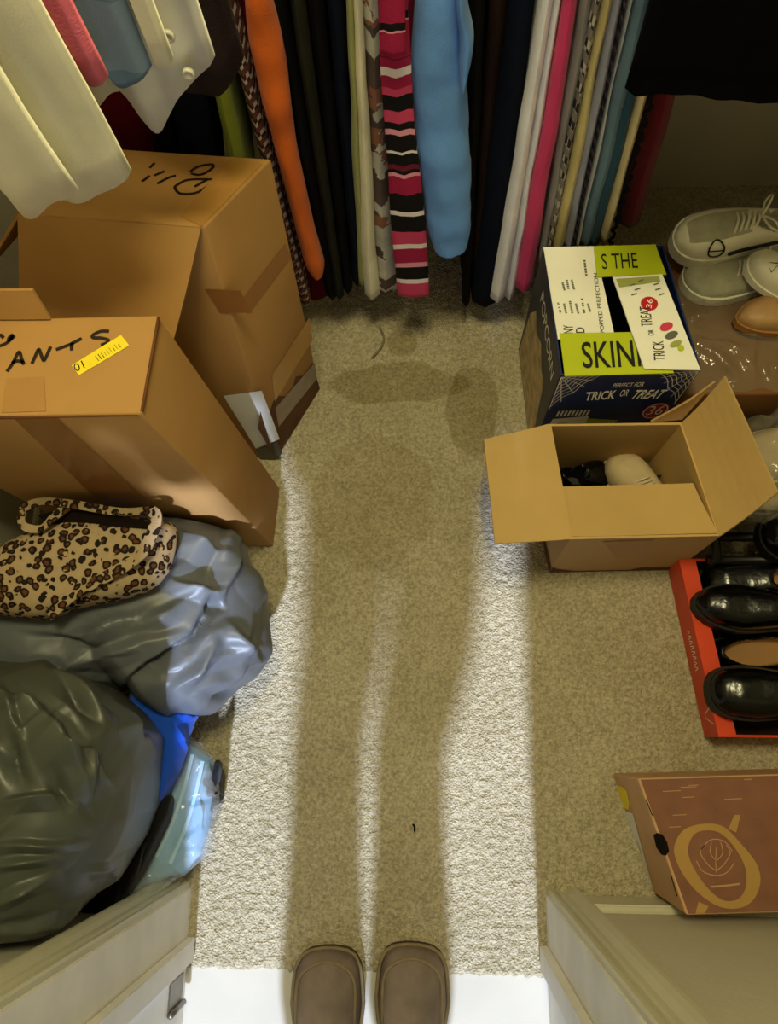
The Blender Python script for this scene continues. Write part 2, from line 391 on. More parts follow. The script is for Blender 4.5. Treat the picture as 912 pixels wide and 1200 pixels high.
# ceiling lamp (out of the frame, but it is what lights the shade)
lp = thing('ceiling_lamp', 'round flush ceiling lamp in the closet', 'lamp', (-0.02, 0.44, H2))
vs = []; fs = []
def lathe(prof, c, n=32):
    vs = []; fs = []
    for r, z in prof:
        for i in range(n):
            a = 2 * math.pi * i / n; vs.append((c[0] + r * math.cos(a), c[1] + r * math.sin(a), c[2] + z))
    for j in range(len(prof) - 1):
        for i in range(n): fs.append((j * n + i, j * n + (i + 1) % n, (j + 1) * n + (i + 1) % n, (j + 1) * n + i))
    fs += [tuple(range(n)), tuple(range((len(prof) - 1) * n, len(prof) * n))]
    return vs, fs
v, f = lathe([(0.14, 0), (0.14, -0.015), (0.12, -0.02)], (-0.02, 0.44, H2)); mk('base', v, f, M['metal'], lp, True)
v, f = lathe([(0.12, -0.02), (0.115, -0.06), (0.08, -0.085), (0.02, -0.095)], (-0.02, 0.44, H2)); mk('shade', v, f, M['white'], lp, True)

# ------------------------------------------------------------------ hanging clothes on the back rail
YFG = 0.82
M['rod'] = mat('rod_metal', (170, 170, 168), 0.3, 0.5, 0.05, 10, metal=0.9)
rod = tag(tube('closet_rod', [(XL, 0.99, 1.01), (XR, 0.99, 1.01)], 0.015, M['rod'], None, 16), 'metal clothes rail across the back of the closet', 'rail')
def hook(parent, x, y, z):
    pts = [(x, y, z - 0.02)] + [(x, y + 0.019 * math.cos(a) - 0.0, z + 0.0 + 0.019 * math.sin(a) + 0.005) for a in [math.radians(d) for d in range(-90, 200, 24)]]
    pts = [(x, y, z - 0.075), (x, y, z - 0.035)] + [(x, y + 0.0195 * math.sin(math.radians(t)), z - 0.0195 * math.cos(math.radians(t))) for t in range(30, 300, 27)]
    return tube('hanger_hook', pts, 0.0018, M['rod'], parent, 6)
def garment(name, label, m, top, hem, group='clothes on the back rail', cat='garment', Yf=YFG, depth=0.30, ztop=0.97, amp=0.004, round_=0.5, seed=0, hemwave=0.006, edge=None, edge_m=None, fold=3.0, gap=0.85):
    (xa, xb), (xc, xd, yh) = top, hem
    A = PY((xc + xd) / 2, yh, Yf); B = PY((xa + xb) / 2, 0, Yf)
    w1 = (PY(xd, yh, Yf) - PY(xc, yh, Yf)).length; w0 = (PY(xb, 0, Yf) - PY(xa, 0, Yf)).length
    t = thing(name, label, cat, (A.x, Yf + depth / 2, A.z), group)
    NZ, NS = 34, 22; rows = []
    loop = []
    for i in range(NS + 1): loop.append((1, i / NS))
    for i in range(NS, -1, -1): loop.append((-1, i / NS))
    vs = []; fs = []; n = len(loop)
    for k in range(NZ + 1):
        s = k / NZ; z = A.z + (ztop - A.z) * s
        q = (z - A.z) / (B.z - A.z); cx = A.x + (B.x - A.x) * min(q, 1.3); w = (w1 + (w0 - w1) * min(q, 1.3)) * gap
        tap = max(0.0, (z - (ztop - 0.13)) / 0.13); y0 = Yf + (depth * 0.5 - 0.03) * tap; y1 = Yf + depth - (depth * 0.5 - 0.03) * tap
        for sd, u in loop:
            th = w * 0.5 * min(1.0, (max(0.0, 1 - (1 - min(1, u / 0.035)) ** 2)) ** 0.5 + 0.02) * (1 - 0.25 * u) * (1 - 0.6 * tap)
            rip = amp * math.sin(u * fold * 6.28 + seed + 1.5 * math.sin(s * 2 + seed)) * min(1, u * 4) * (1 - s * 0.5)
            x = cx + sd * th + rip + 0.0025 * noise.noise(Vector((u * 5, z * 9, seed * 3.1)))
            y = y0 + (y1 - y0) * u + 0.006 * noise.noise(Vector((z * 7, seed, 0)))
            zz = z + (hemwave * noise.noise(Vector((u * 6, seed, sd))) if k == 0 else 0)
            vs.append((x, y, zz))
    for k in range(NZ):
        for i in range(n):
            fs.append((k * n + i, k * n + (i + 1) % n, (k + 1) * n + (i + 1) % n, (k + 1) * n + i))
    fs += [tuple(range(n)), tuple(range(NZ * n, (NZ + 1) * n))]
    mk('body', vs, fs, m, t, True)
    hook(t, cx, 0.99, 1.01)
    return t, A, B
def sleeve(t, name, m, rows, Yf, dy=0.05, cuff=None, cuff_m=None, wr=0.004, seed=0, **k):
    """a hanging tube of cloth: rows = [(x left, x right, y)] in the picture, from the top down, at depth Yf"""
    pts = []; R = []
    for xa, xb, y in rows:
        a, b = PY(xa, y, Yf), PY(xb, y, Yf); pts.append((a + b) / 2); R.append((b - a).length / 2)
    NN = 6; P = smoothline(pts, NN); RR = []
    for i in range(len(R) - 1): RR += [R[i] + (R[i + 1] - R[i]) * (q / NN) for q in range(NN)]
    RR.append(R[-1]); n = 28; vs = []; fs = []
    for p, r in zip(P, RR):
        for j in range(n):
            a = 2 * math.pi * j / n
            d = 1 + 0.09 * noise.noise(Vector((math.cos(a) * 1.5 + seed, math.sin(a) * 1.5, p.z * 13))) + 0.06 * noise.noise(Vector((math.cos(a) * 3, math.sin(a) * 3 + seed, p.z * 34)))
            d = min(d, 1.02)
            vs.append((p.x + r * math.cos(a) * d, p.y + dy * 0.5 - dy * 0.5 * math.sin(a) * -1 * d + wr * noise.noise(p * 20), p.z))
    for i in range(len(P) - 1):
        for j in range(n): fs.append((i * n + j, i * n + (j + 1) % n, (i + 1) * n + (j + 1) % n, (i + 1) * n + j))
    fs += [tuple(range(n)), tuple(range((len(P) - 1) * n, len(P) * n))]
    return mk(name, vs, fs, m, t, True, **k)
def cloth(nm, rgb, **k):
    k.setdefault('rough', 0.9); k.setdefault('spec', 0.15); k.setdefault('var', 0.12); k.setdefault('scale', 14); k.setdefault('bump', 0.25); k.setdefault('bscale', 420); k.setdefault('sheen', 0.1)
    return mat(nm, rgb, **k)
def checks(name, c1, c2, c3, sx, sy, sz):
    m = bpy.data.materials.new(name); m.use_nodes = True; nt = m.node_tree; b = nt.nodes['Principled BSDF']; b.inputs['Roughness'].default_value = 0.9; b.inputs['Specular IOR Level'].default_value = 0.1
    tc = nt.nodes.new('ShaderNodeTexCoord'); mp = nt.nodes.new('ShaderNodeMapping'); mp.inputs['Scale'].default_value = (sx, sy, sz); nt.links.new(tc.outputs['Object'], mp.inputs[0])
    ck = nt.nodes.new('ShaderNodeTexChecker'); ck.inputs['Scale'].default_value = 1; ck.inputs['Color1'].default_value = lin(c1); ck.inputs['Color2'].default_value = lin(c2); nt.links.new(mp.outputs[0], ck.inputs['Vector'])
    wv = nt.nodes.new('ShaderNodeTexWave'); wv.bands_direction = 'Z'; wv.inputs['Scale'].default_value = sz * 0.16; wv.inputs['Distortion'].default_value = 1; nt.links.new(tc.outputs['Object'], wv.inputs['Vector'])
    mx = nt.nodes.new('ShaderNodeMix'); mx.data_type = 'RGBA'; nt.links.new(ck.outputs[0], mx.inputs[6]); mx.inputs[7].default_value = lin(c3)
    rr = nt.nodes.new('ShaderNodeValToRGB'); rr.color_ramp.elements[0].position = 0.55; rr.color_ramp.elements[1].position = 0.6; nt.links.new(wv.outputs['Fac'], rr.inputs[0]); nt.links.new(rr.outputs[0], mx.inputs[0])
    nt.links.new(mx.outputs[2], b.inputs['Base Color']); return m
def patch_mat():
    m = bpy.data.materials.new('patchwork_print'); m.use_nodes = True; nt = m.node_tree; b = nt.nodes['Principled BSDF']; b.inputs['Roughness'].default_value = 0.85
    tc = nt.nodes.new('ShaderNodeTexCoord'); mp = nt.nodes.new('ShaderNodeMapping'); mp.inputs['Scale'].default_value = (16, 16, 36); nt.links.new(tc.outputs['Object'], mp.inputs[0])
    n = nt.nodes.new('ShaderNodeTexNoise'); n.inputs['Scale'].default_value = 90; nt.links.new(tc.outputs['Object'], n.inputs['Vector'])
    ad = nt.nodes.new('ShaderNodeVectorMath'); ad.operation = 'MULTIPLY_ADD'; ad.inputs[1].default_value = (0.35, 0.35, 0.35); nt.links.new(n.outputs['Color'], ad.inputs[0]); nt.links.new(mp.outputs[0], ad.inputs[2])
    v = nt.nodes.new('ShaderNodeTexVoronoi'); v.distance = 'CHEBYCHEV'; v.inputs['Scale'].default_value = 1; nt.links.new(ad.outputs[0], v.inputs['Vector'])
    sp = nt.nodes.new('ShaderNodeSeparateColor'); nt.links.new(v.outputs['Color'], sp.inputs[0])
    r = nt.nodes.new('ShaderNodeValToRGB'); r.color_ramp.interpolation = 'CONSTANT'; e = r.color_ramp.elements
    e[0].color = lin((178, 174, 160)); e[1].position = 0.28; e[1].color = lin((74, 56, 50))
    for p, c in ((0.44, (188, 184, 170)), (0.58, (132, 86, 62)), (0.70, (170, 166, 152)), (0.82, (78, 60, 54))): k = e.new(p); k.color = lin(c)
    nt.links.new(sp.outputs[0], r.inputs[0]); nt.links.new(r.outputs[0], b.inputs['Base Color']); return m

dots_cream = (214, 204, 160)
G = []
def g(*a, **k): G.append(garment(*a, **k)); return G[-1]
blk = cloth('black_cloth', (17, 16, 17), sheen=0.0, spec=0.05); navy = cloth('navy_cloth', (16, 20, 34), sheen=0.0, spec=0.05); darkol = cloth('dark_olive_cloth', (36, 36, 28), sheen=0.0, spec=0.05); brn = cloth('dark_brown_cloth', (36, 24, 20), sheen=0.0, spec=0.05)
maroon = cloth('maroon_cloth', (84, 10, 26), sheen=0.0, spec=0.05); g_lime = cloth('lime_cloth', (140, 156, 44))
g('skirt', 'dark maroon garment at the left end of the back rail above the marked carton', maroon, ((60, 150)), (128, 190, 205), seed=1)
g('trousers', 'black garment between the maroon one and the navy one above the carton', blk, ((150, 178)), (186, 212, 225), seed=2)
g('trousers', 'navy garment just left of the lime green one', navy, ((176, 226)), (212, 262, 230), seed=3)
g('blouse', 'lime green garment with a cream edge hanging behind the corner of the carton', g_lime, ((226, 246)), (272, 296, 235), seed=4)
gt, A, B = g('cardigan', 'cardigan with brown and white checked knit edge beside the orange sleeve', checks('check_knit', (190, 172, 160), (60, 36, 34), (96, 60, 56), 90, 60, 85), ((250, 268)), (350, 366, 362), seed=5)
g('dress', 'dark maroon garment directly behind the orange sleeve', maroon, ((270, 312)), (352, 388, 352), seed=6, Yf=YFG + 0.03)
t, A, B = g('sweater', 'rust orange sweater with one long sleeve hanging down', cloth('orange_knit', (206, 82, 22)), ((292, 312)), (350, 372, 300), seed=7, Yf=YFG + 0.05)
sleeve(t, 'sleeve', cloth('orange_sleeve', (204, 94, 20)), [(283, 308, -60), (284, 314, 0), (290, 331, 60), (306, 340, 130), (325, 350, 200), (346, 368, 280), (357, 380, 318), (364, 379, 329)], YFG - 0.025, 0.045, seed=3)
g('trousers', 'black trousers next to the orange sleeve', blk, ((316, 334)), (380, 398, 352), seed=8)
g('trousers', 'charcoal olive trousers between two black garments', darkol, ((335, 356)), (392, 404, 352), seed=9, Yf=YFG - 0.01)
g('trousers', 'black trousers left of the dark navy ones by the olive edge', blk, ((357, 380)), (402, 414, 345), seed=10)
g('trousers', 'dark navy trousers beside the pale olive garment', navy, ((380, 402)), (413, 424, 335), seed=11)
g('shirt', 'pale olive green garment hanging left of the cream strip', cloth('olive_cloth', (150, 150, 92)), ((403, 416)), (418, 432, 335), seed=12)
g('shirt', 'narrow cream garment left of the patchwork print', cloth('cream_cloth', (226, 220, 188)), ((413, 423)), (426, 444, 352), seed=13, Yf=YFG - 0.012, gap=1.0)
g('skirt', 'brown and grey patchwork print skirt beside the striped scarf', patch_mat(), ((422, 446)), (440, 466, 346), seed=14, gap=1.0)
g('shirt', 'magenta pink garment behind the striped scarf', cloth('magenta_cloth', (160, 24, 84)), ((466, 492)), (478, 500, 322), seed=15, Yf=YFG + 0.03)
# scarf: a folded strip, stripes set by where they hang
CR, PK, BK, WH, PW = (158, 30, 70), (200, 66, 104), (14, 12, 14), (232, 222, 222), (224, 150, 170)
sc = [(0, CR), (30, BK), (50, PW), (62, CR), (178, (120, 16, 50)), (186, CR), (213, WH), (240, CR), (275, PK), (305, BK), (352, PK), (388, BK), (415, PW), (430, BK), (484, WH), (494, BK), (530, (110, 24, 50)), (546, BK), (556, PW), (570, CR), (624, BK), (682, WH), (695, BK), (745, PK), (788, WH), (803, CR), (850, PW), (862, BK), (900, WH), (913, PK), (958, CR)]
Ys = YFG - 0.03
zs = sorted((PY(485, y * 0.362, Ys).z, c) for y, c in sc); zs2 = []
tops = [PY(485, y * 0.362, Ys).z for y, c in sc]
order = sorted(range(len(sc)), key=lambda i: tops[i])
stops = []
for i in order:                    # the band (y_i .. y_i+1) spans z(y_i+1) .. z(y_i)
    lo = tops[i + 1] if i + 1 < len(sc) else tops[i] - 0.04
    stops.append((lo, sc[i][1]))
scm = ramp_mat('scarf_stripes', stops, bump=0.3)
scf = thing('scarf', 'long knitted scarf striped in black, pink and white hanging over the rail', 'scarf', (0, Ys, 0.1))
def strip(t, name, rows, Yf, th, m, nx=6, **k):
    vs = []; fs = []; P = []
    for xa, xb, y in rows: P.append((PY(xa, y, Yf), PY(xb, y, Yf)))
    L = smoothline([p[0] for p in P], 5); R = smoothline([p[1] for p in P], 5); n = 2 * (nx + 1)
    for a, b in zip(L, R):
        for s in (0, 1):
            for i in range(nx + 1):
                u = i / nx if s == 0 else 1 - i / nx; p = a.lerp(b, u); bow = 0.0025 * math.sin(u * math.pi) + 0.004 * noise.noise(Vector((u * 3, p.z * 8, 1)))
                vs.append((p.x, Yf - bow + th * s, p.z))
    for i in range(len(L) - 1):
        for j in range(n): fs.append((i * n + j, i * n + (j + 1) % n, (i + 1) * n + (j + 1) % n, (i + 1) * n + j))
    fs += [tuple(range(n)), tuple(range((len(L) - 1) * n, len(L) * n))]
    return mk(name, vs, fs, m, t, True, **k)
strip(scf, 'hanging_end', [(440, 474, -190), (443, 477, -60), (443, 478, 0), (446, 482, 80), (451, 486, 150), (455, 492, 200), (458, 498, 260), (464, 502, 320), (466, 503, 346)], Ys, 0.012, scm)
strip(scf, 'folded_end', [(441, 474, -190), (443, 474, -20), (444, 475, 20), (445, 476, 64)], Ys - 0.018, 0.008, scm)
pa = PY(457, -190, Ys)
v, f = tube_data([(pa.x, Ys, pa.z), (pa.x, 0.90, pa.z + 0.04), (pa.x, 0.99, 1.03), (pa.x, 1.05, 0.98), (pa.x, 1.06, 0.8)], 0.017, 10, flat=0.4); mk('over_rail', v, f, scm, scf, True)
t, A, B = g('sweatshirt', 'light blue fleece sweatshirt with a sleeve hanging in front', cloth('blue_fleece', (104, 158, 212)), ((505, 545)), (508, 545, 285), seed=16, Yf=YFG + 0.05)
sleeve(t, 'sleeve', cloth('blue_fleece_sleeve', (100, 152, 224)), [(486, 542, -60), (488, 543, 0), (484, 545, 60), (481, 548, 110), (484, 550, 160), (490, 552, 210), (496, 553, 255), (501, 552, 285), (506, 549, 303)], YFG - 0.035, 0.07, seed=9)
sleeve(t, 'elbow_fold', cloth('blue_fleece_fold', (92, 142, 214)), [(530, 546, -40), (534, 548, 20), (538, 556, 60), (538, 553, 85), (539, 546, 110)], YFG - 0.045, 0.05, seed=4)
g('jacket', 'royal blue jacket behind the light blue fleece sleeve', cloth('royal_cloth', (40, 86, 158)), ((540, 550)), (545, 553, 250), seed=17, Yf=YFG + 0.04)
g('trousers', 'black trousers just right of the light blue fleece, reaching lowest', blk, ((550, 572)), (541, 552, 362), seed=18, Yf=YFG)
g('trousers', 'dark brown trousers between black and navy ones', brn, ((572, 600)), (550, 562, 340), seed=19, Yf=YFG + 0.02)
g('trousers', 'wide dark navy trousers left of the white trousers', navy, ((598, 632)), (550, 586, 360), seed=20)
g('top', 'thin purple garment between navy and white', cloth('purple_cloth', (58, 24, 74), sheen=0.0, spec=0.05), ((630, 640)), (588, 594, 300), seed=21, Yf=YFG + 0.03)
g('trousers', 'white trousers hanging at the right of the navy ones', cloth('white_cloth', (232, 231, 240)), ((637, 651)), (575, 592, 355), seed=22, gap=1.0, Yf=YFG - 0.012)
g('trousers', 'second white pair folded against the pink trousers', cloth('white_cloth_two', (220, 218, 228)), ((651, 662)), (592, 603, 353), seed=23, gap=1.0)
g('trousers', 'hot pink trousers to the right of the white ones', cloth('pink_cloth', (198, 48, 104)), ((663, 680)), (604, 624, 343), seed=24, gap=1.0, Yf=YFG - 0.01)
g('shirt', 'grey shirt beside the hot pink trousers', cloth('grey_cloth', (134, 132, 132)), ((681, 697)), (630, 640, 312), seed=25)
g('blouse', 'black and white patterned blouse right of the grey shirt', checks('pattern_knit', (176, 168, 156), (44, 40, 44), (120, 112, 110), 150, 120, 60), ((696, 709)), (636, 648, 305), seed=26)
g('shirt', 'pale yellow shirt between patterned and lavender ones', cloth('yellow_cloth', (196, 180, 122)), ((708, 720)), (646, 662, 300), seed=27, gap=0.95)
g('shirt', 'lavender grey shirt right of the pale yellow one', cloth('lavender_cloth', (140, 142, 164)), ((719, 733)), (660, 672, 298), seed=28)
g('blouse', 'thin black lace blouse between lavender and pale striped ones', checks('lace_knit', (40, 36, 46), (70, 64, 76), (24, 22, 30), 200, 100, 90), ((733, 738)), (668, 676, 296), seed=29)
g('shirt', 'pale grey striped shirt beside the steel blue one', cloth('pale_cloth', (168, 170, 172)), ((738, 745)), (673, 680, 296), seed=30)
g('shirt', 'steel blue shirt near the right end of the back rail', cloth('steel_cloth', (88, 114, 134)), ((744, 766)), (678, 694, 294), seed=31, gap=1.0)
g('shirt', 'dark teal shirt left of the cream garment with black edging', cloth('teal_cloth', (18, 62, 84)), ((764, 778)), (688, 703, 292), seed=32, gap=1.0)
t, A, B = g('cardigan', 'cream garment with scalloped black edging near the right end', cloth('cream_trim', (196, 180, 138)), ((780, 794)), (702, 715, 288), seed=33)
pts = []
for i in range(61):
    s = i / 60; p = A.lerp(B, s * 1.25); pts.append((p.x + 0.008 + 0.004 * math.sin(i * 2.2), YFG - 0.004, p.z))
tube('edging', pts, 0.0032, blk, t, 6)
g('dress', 'dark red garment last on the right of the back rail', cloth('dark_red_cloth', (96, 8, 22)), ((798, 830)), (722, 752, 268), seed=34, Yf=YFG + 0.04)

# ------------------------------------------------------------------ clothes on the side rails, close to the lens
tag(tube('closet_rod', [(-0.50, YF, 1.70), (-0.50, YB, 1.70)], 0.015, M['rod'], None, 16), 'metal clothes rail along the left wall', 'rail')
tag(tube('closet_rod', [(0.52, YF, 1.70), (0.52, YB, 1.70)], 0.015, M['rod'], None, 16), 'metal clothes rail along the right wall', 'rail')
def drape(t, name, edge, Y, th, m, zt=1.62, xmin=None, lean=0.0, amp=0.006, fold=22.0, seed=0, nx=26, nz=22, **k):
    """a broad hanging cloth facing the door: edge = [(px, py)...] is its hem from left to right at depth Y; straight up from there"""
    H = [PY(px, py, Y) for px, py in edge]; L = smoothline(H, 6); n = len(L); vs = []; fs = []; cx = -0.5 if L[0].x < 0 else 0.52
    for s in (0, 1):
        for j in range(nz + 1):
            q = j / nz
            for i, p in enumerate(L):
                z = p.z + (zt - p.z) * q; sh = max(0, (z - (zt - 0.12)) / 0.12) if zt > 1.5 else 0
                x = p.x + (cx - p.x) * 0.75 * sh ; x += lean * (z - p.z)
                y = Y + amp * math.sin(p.x * fold * 6.28 + seed + z * 2) + 0.006 * noise.noise(Vector((p.x * 9, z * 6, seed))) + th * s
                edgef = min(i, n - 1 - i) / 3.0; edgef = min(1, edgef)
                y += (th * 0.5 * (1 - edgef)) * (1 if s == 0 else -1)
                vs.append((x, y, z))
    def id(s, j, i): return s * (nz + 1) * n + j * n + i
    for j in range(nz):
        for i in range(n - 1):
            fs.append((id(0, j, i), id(0, j, i + 1), id(0, j + 1, i + 1), id(0, j + 1, i))); fs.append((id(1, j, i), id(1, j + 1, i), id(1, j + 1, i + 1), id(1, j, i + 1)))
        fs.append((id(0, j, 0), id(0, j + 1, 0), id(1, j + 1, 0), id(1, j, 0))); fs.append((id(0, j, n - 1), id(1, j, n - 1), id(1, j + 1, n - 1), id(0, j + 1, n - 1)))
    for i in range(n - 1):
        fs.append((id(0, 0, i), id(1, 0, i), id(1, 0, i + 1), id(0, 0, i + 1))); fs.append((id(0, nz, i), id(0, nz, i + 1), id(1, nz, i + 1), id(1, nz, i)))
    return mk(name, vs, fs, m, t, True, **k)
def hanging(name, label, cat, x, Y, z, group='clothes on the left rail'):
    t = thing(name, label, cat, (x, Y, z), group); xr = -0.5 if x < 0 else 0.52
    pts = [(xr, Y, 1.60), (xr, Y, 1.665)] + [(xr + 0.0195 * math.sin(math.radians(a)), Y, 1.70 - 0.0195 * math.cos(math.radians(a))) for a in range(30, 300, 27)]
    tube('hanger_hook', pts, 0.0018, M['rod'], t, 6); return t
cream = cloth('cream_twill', (218, 214, 190), bump=0.12)
t = hanging('trousers', 'cream trousers with two leg hems hanging nearest the door on the left', 'trousers', -0.4, 0.50, 0.8)
drape(t, 'leg', [(-150, 95), (-60, 170), (0, 226), (32, 259), (60, 243), (92, 229)], 0.505, 0.014, cream, seed=1, amp=0.0012)
drape(t, 'leg', [(20, 215), (55, 226), (88, 236), (120, 226), (142, 216), (153, 209)], 0.53, 0.014, cream, seed=2, amp=0.0012)
t = hanging('trousers', 'pink trouser leg edge between the cream trousers and the jeans', 'trousers', -0.4, 0.56, 0.9)
drape(t, 'leg', [(80, 80), (98, 100), (112, 105), (126, 97)], 0.555, 0.02, cloth('rose_cloth', (214, 104, 124)), seed=3, amp=0.002)
t = hanging('trousers', 'white trousers with a buttoned hem behind the pink edge', 'trousers', -0.3, 0.60, 0.8)
wt = cloth('white_twill', (198, 196, 188), bump=0.12)
drape(t, 'leg', [(70, 118), (108, 126), (128, 112), (146, 108)], 0.60, 0.012, wt, seed=4, amp=0.003)
drape(t, 'leg', [(132, 105), (150, 118), (166, 136), (186, 152), (199, 136), (212, 108), (236, 90), (252, 68)], 0.615, 0.014, wt, seed=5, amp=0.004)
for px, py in ((197, 43), (221, 87)):
    p = PY(px, py, 0.605); v, f = lathe([(0.0, 0.0012), (0.0035, 0.0012), (0.0048, 0.0022), (0.0062, 0.001), (0.0062, -0.002)], (0, 0, 0), 18)
    mk('button', [(p.x + a, p.y - c, p.z + b) for a, b, c in v], f, mat('button_plastic', (190, 186, 172), 0.3, 0.5, 0.05), t, True)
t = hanging('jeans', 'blue jeans leg turned up with a ribbed cuff between pink and white', 'jeans', -0.35, 0.575, 0.9)
drape(t, 'leg', [(76, 50), (98, 62), (124, 52), (150, 34)], 0.585, 0.012, cloth('mauve_cloth', (120, 108, 112)), seed=6, amp=0.003)
drape(t, 'cuff', [(118, 66), (128, 90), (142, 104), (158, 98), (178, 80)], 0.58, 0.010, ramp_mat('denim', [(0.5, (92, 114, 138)), (0.9, (112, 132, 152)), (0.97, (92, 114, 138))]), zt=1.0, seed=7, amp=0.002)
t = hanging('shirt', 'narrow cream strip of a garment over the white trousers', 'shirt', -0.3, 0.57, 0.9)
drape(t, 'leg', [(176, 70), (186, 82), (196, 82), (203, 72)], 0.572, 0.016, cream, seed=8, amp=0.002)
t = hanging('coat', 'dark brown garment furthest back on the left rail beside the orange sweater', 'coat', -0.2, 0.66, 0.8)
drape(t, 'body', [(196, 80), (216, 104), (234, 112), (252, 110), (272, 96), (286, 70)], 0.68, 0.016, cloth('espresso_cloth', (44, 34, 34), sheen=0.0, spec=0.05), seed=9, amp=0.004)
t = hanging('dress', 'black garment hanging alone on the right rail', 'dress', 0.3, 0.66, 0.8, group='clothes on the right rail')
drape(t, 'body', [(733, 109), (760, 112), (790, 111), (850, 119), (912, 121), (1000, 128), (1080, 130)], 0.66, 0.018, cloth('black_jersey', (7, 7, 9), bump=0.05, sheen=0.0, spec=0.03), seed=10, amp=0.0015, lean=-0.02)

for k, (Yk, lab) in enumerate(((0.745, 'charcoal garment added unseen behind the black one to shade the corner'), (0.83, 'dark brown garment added unseen second behind the black one to shade the corner'), (0.93, 'dark navy garment added unseen furthest back on the right rail to shade the corner'))):  # unseen garments added to keep lamp light off the back corner
    t = hanging('dress', lab, 'dress', 0.3, Yk, 0.9, group='clothes on the right rail')
    vx = [(0.22, 0.92 + 0.02 * k), (0.4, 0.90 + 0.02 * k), (0.6, 0.91 + 0.02 * k), (0.82, 0.92 + 0.02 * k)]
    c_ = ROT.transposed()
    pp = []
    for x, z in vx:
        q = c_ @ (Vector((x, Yk, z)) - CAM); pp.append((456 + F * q.x / -q.z, 600 - F * q.y / -q.z))
    drape(t, 'body', pp, Yk, 0.02, (darkol, brn, navy)[k], seed=20 + k, amp=0.004)

# ------------------------------------------------------------------ cardboard cartons on the left
def P4(l): return [Vector(p) for p in l]
# slim carton marked with marker pen
hA = 0.66
bot = P4([(-0.615, 0.348, 0.0), (-0.295, 0.352, 0.0), (-0.288, 0.471, 0.0), (-0.61, 0.475, 0.0)])
top = P4([(-0.63, 0.343, hA), (-0.320, 0.345, hA), (-0.308, 0.470, hA), (-0.62, 0.472, hA)])
top[0] = top[1] + (bot[0] - bot[1]) * 1.0; top[2] = top[1] + (bot[2] - bot[1]) * 1.06; top[3] = top[0] + (top[2] - top[1])
t = thing('carton', 'tall cardboard carton with ANTS in black marker on its top', 'box', (-0.45, 0.41, 0))
bmo('body', hexa_bm(bot, top, 0.003), M['card'], t, True)
FT = Face(top[0], top[1], top[3]); FF = Face(bot[0], bot[1], top[0]); FR = Face(bot[1], bot[2], top[1])
def facepx(face, px, py):
    """where the sight line through a picture point meets a face, as fractions of that face"""
    d = ray(px, py); k = (face.o - CAM).dot(face.n) / d.dot(face.n); q = CAM + d * k - face.o
    return q.dot(face.x) / face.w, q.dot(face.y) / face.h
def fp(face, pts): return [facepx(face, *p) for p in pts]
Z = 200 / 912.0
def zp(pts): return [(x * Z, 360 + y * Z) for x, y in pts]
L = [[(38, 345), (70, 300), (102, 240), (118, 280), (130, 308)], [(62, 300), (95, 288), (128, 296)],
     [(172, 302), (190, 262), (208, 226), (222, 258), (236, 286), (255, 250), (272, 212)],
     [(300, 228), (370, 202), (438, 168)], [(384, 232), (384, 210), (390, 190)],
     [(584, 130), (540, 130), (498, 150), (500, 164), (540, 166), (578, 176), (574, 190), (540, 204)],
     [(0, 208), (30, 196), (60, 172), (66, 150), (48, 168), (52, 178), (80, 152)], [(-20, 170), (4, 150), (20, 166)]]
strokes('marker_writing', FT, [fp(FT, zp(l)) for l in L], 0.0042, M['ink'], t)
lab = poly_on('label', FT, fp(FT, zp([(384, 312), (648, 150), (692, 206), (424, 366)])), M['yellow'], t, 0.0009, label='yellow price label')
bars = []
for i in range(9):
    a = 0.42 + i * 0.055; w = 0.006 + 0.012 * random.random()
    q = lambda s, r: (384 + (648 - 384) * s + (424 - 384) * r, 312 + (150 - 312) * s + (366 - 312) * r)
    h0 = 0.35 + 0.2 * random.random()
    bars.append(([FT.p(*facepx(FT, *zp([q(a, h0)])[0]), 0.0014), FT.p(*facepx(FT, *zp([q(a + w, h0)])[0]), 0.0014), FT.p(*facepx(FT, *zp([q(a + w, 0.86)])[0]), 0.0014), FT.p(*facepx(FT, *zp([q(a, 0.86)])[0]), 0.0014)], [(0, 1, 2, 3)]))
v, f = merge(bars); mk('label_bars', v, f, M['black_print'], lab)
u, vv = facepx(FT, *zp([(424, 318)])[0]); text_on('label_number', '01', FT, u, vv, 0.036, 0.085, M['black_print'], lab, rot=28, off=0.0014)
poly_on('tape', FF, fp(FF, [(16, 489), (66, 488), (232, 640), (170, 640)]), M['tape'], t, 0.0012)
poly_on('tape_end', FT, fp(FT, [(2, 484), (54, 482), (52, 442), (8, 444)]), mat('tape_on_top', (164, 120, 66), 0.45, 0.5, 0.06), t, 0.001)
e0, e1 = top[0].lerp(top[1], 0.40) + Vector((0, -0.001, -0.001)), top[1] + Vector((-0.004, -0.001, -0.001))
tube('flap_seam', [e0, e1], [0.0022, 0.001], M['card_dark'], t, 6)
e0, e1 = top[1] + Vector((0.0005, 0.004, -0.001)), top[2] + Vector((0.0005, -0.003, -0.001)); tube('flap_edge', [e0, e1], 0.0018, M['card_dark'], t, 6)
panel('flap', [(-0.62, 0.468, 0.662), (-0.44, 0.468, 0.662), (-0.445, 0.482, 0.70), (-0.62, 0.482, 0.70)], 0.004, M['card'], t)
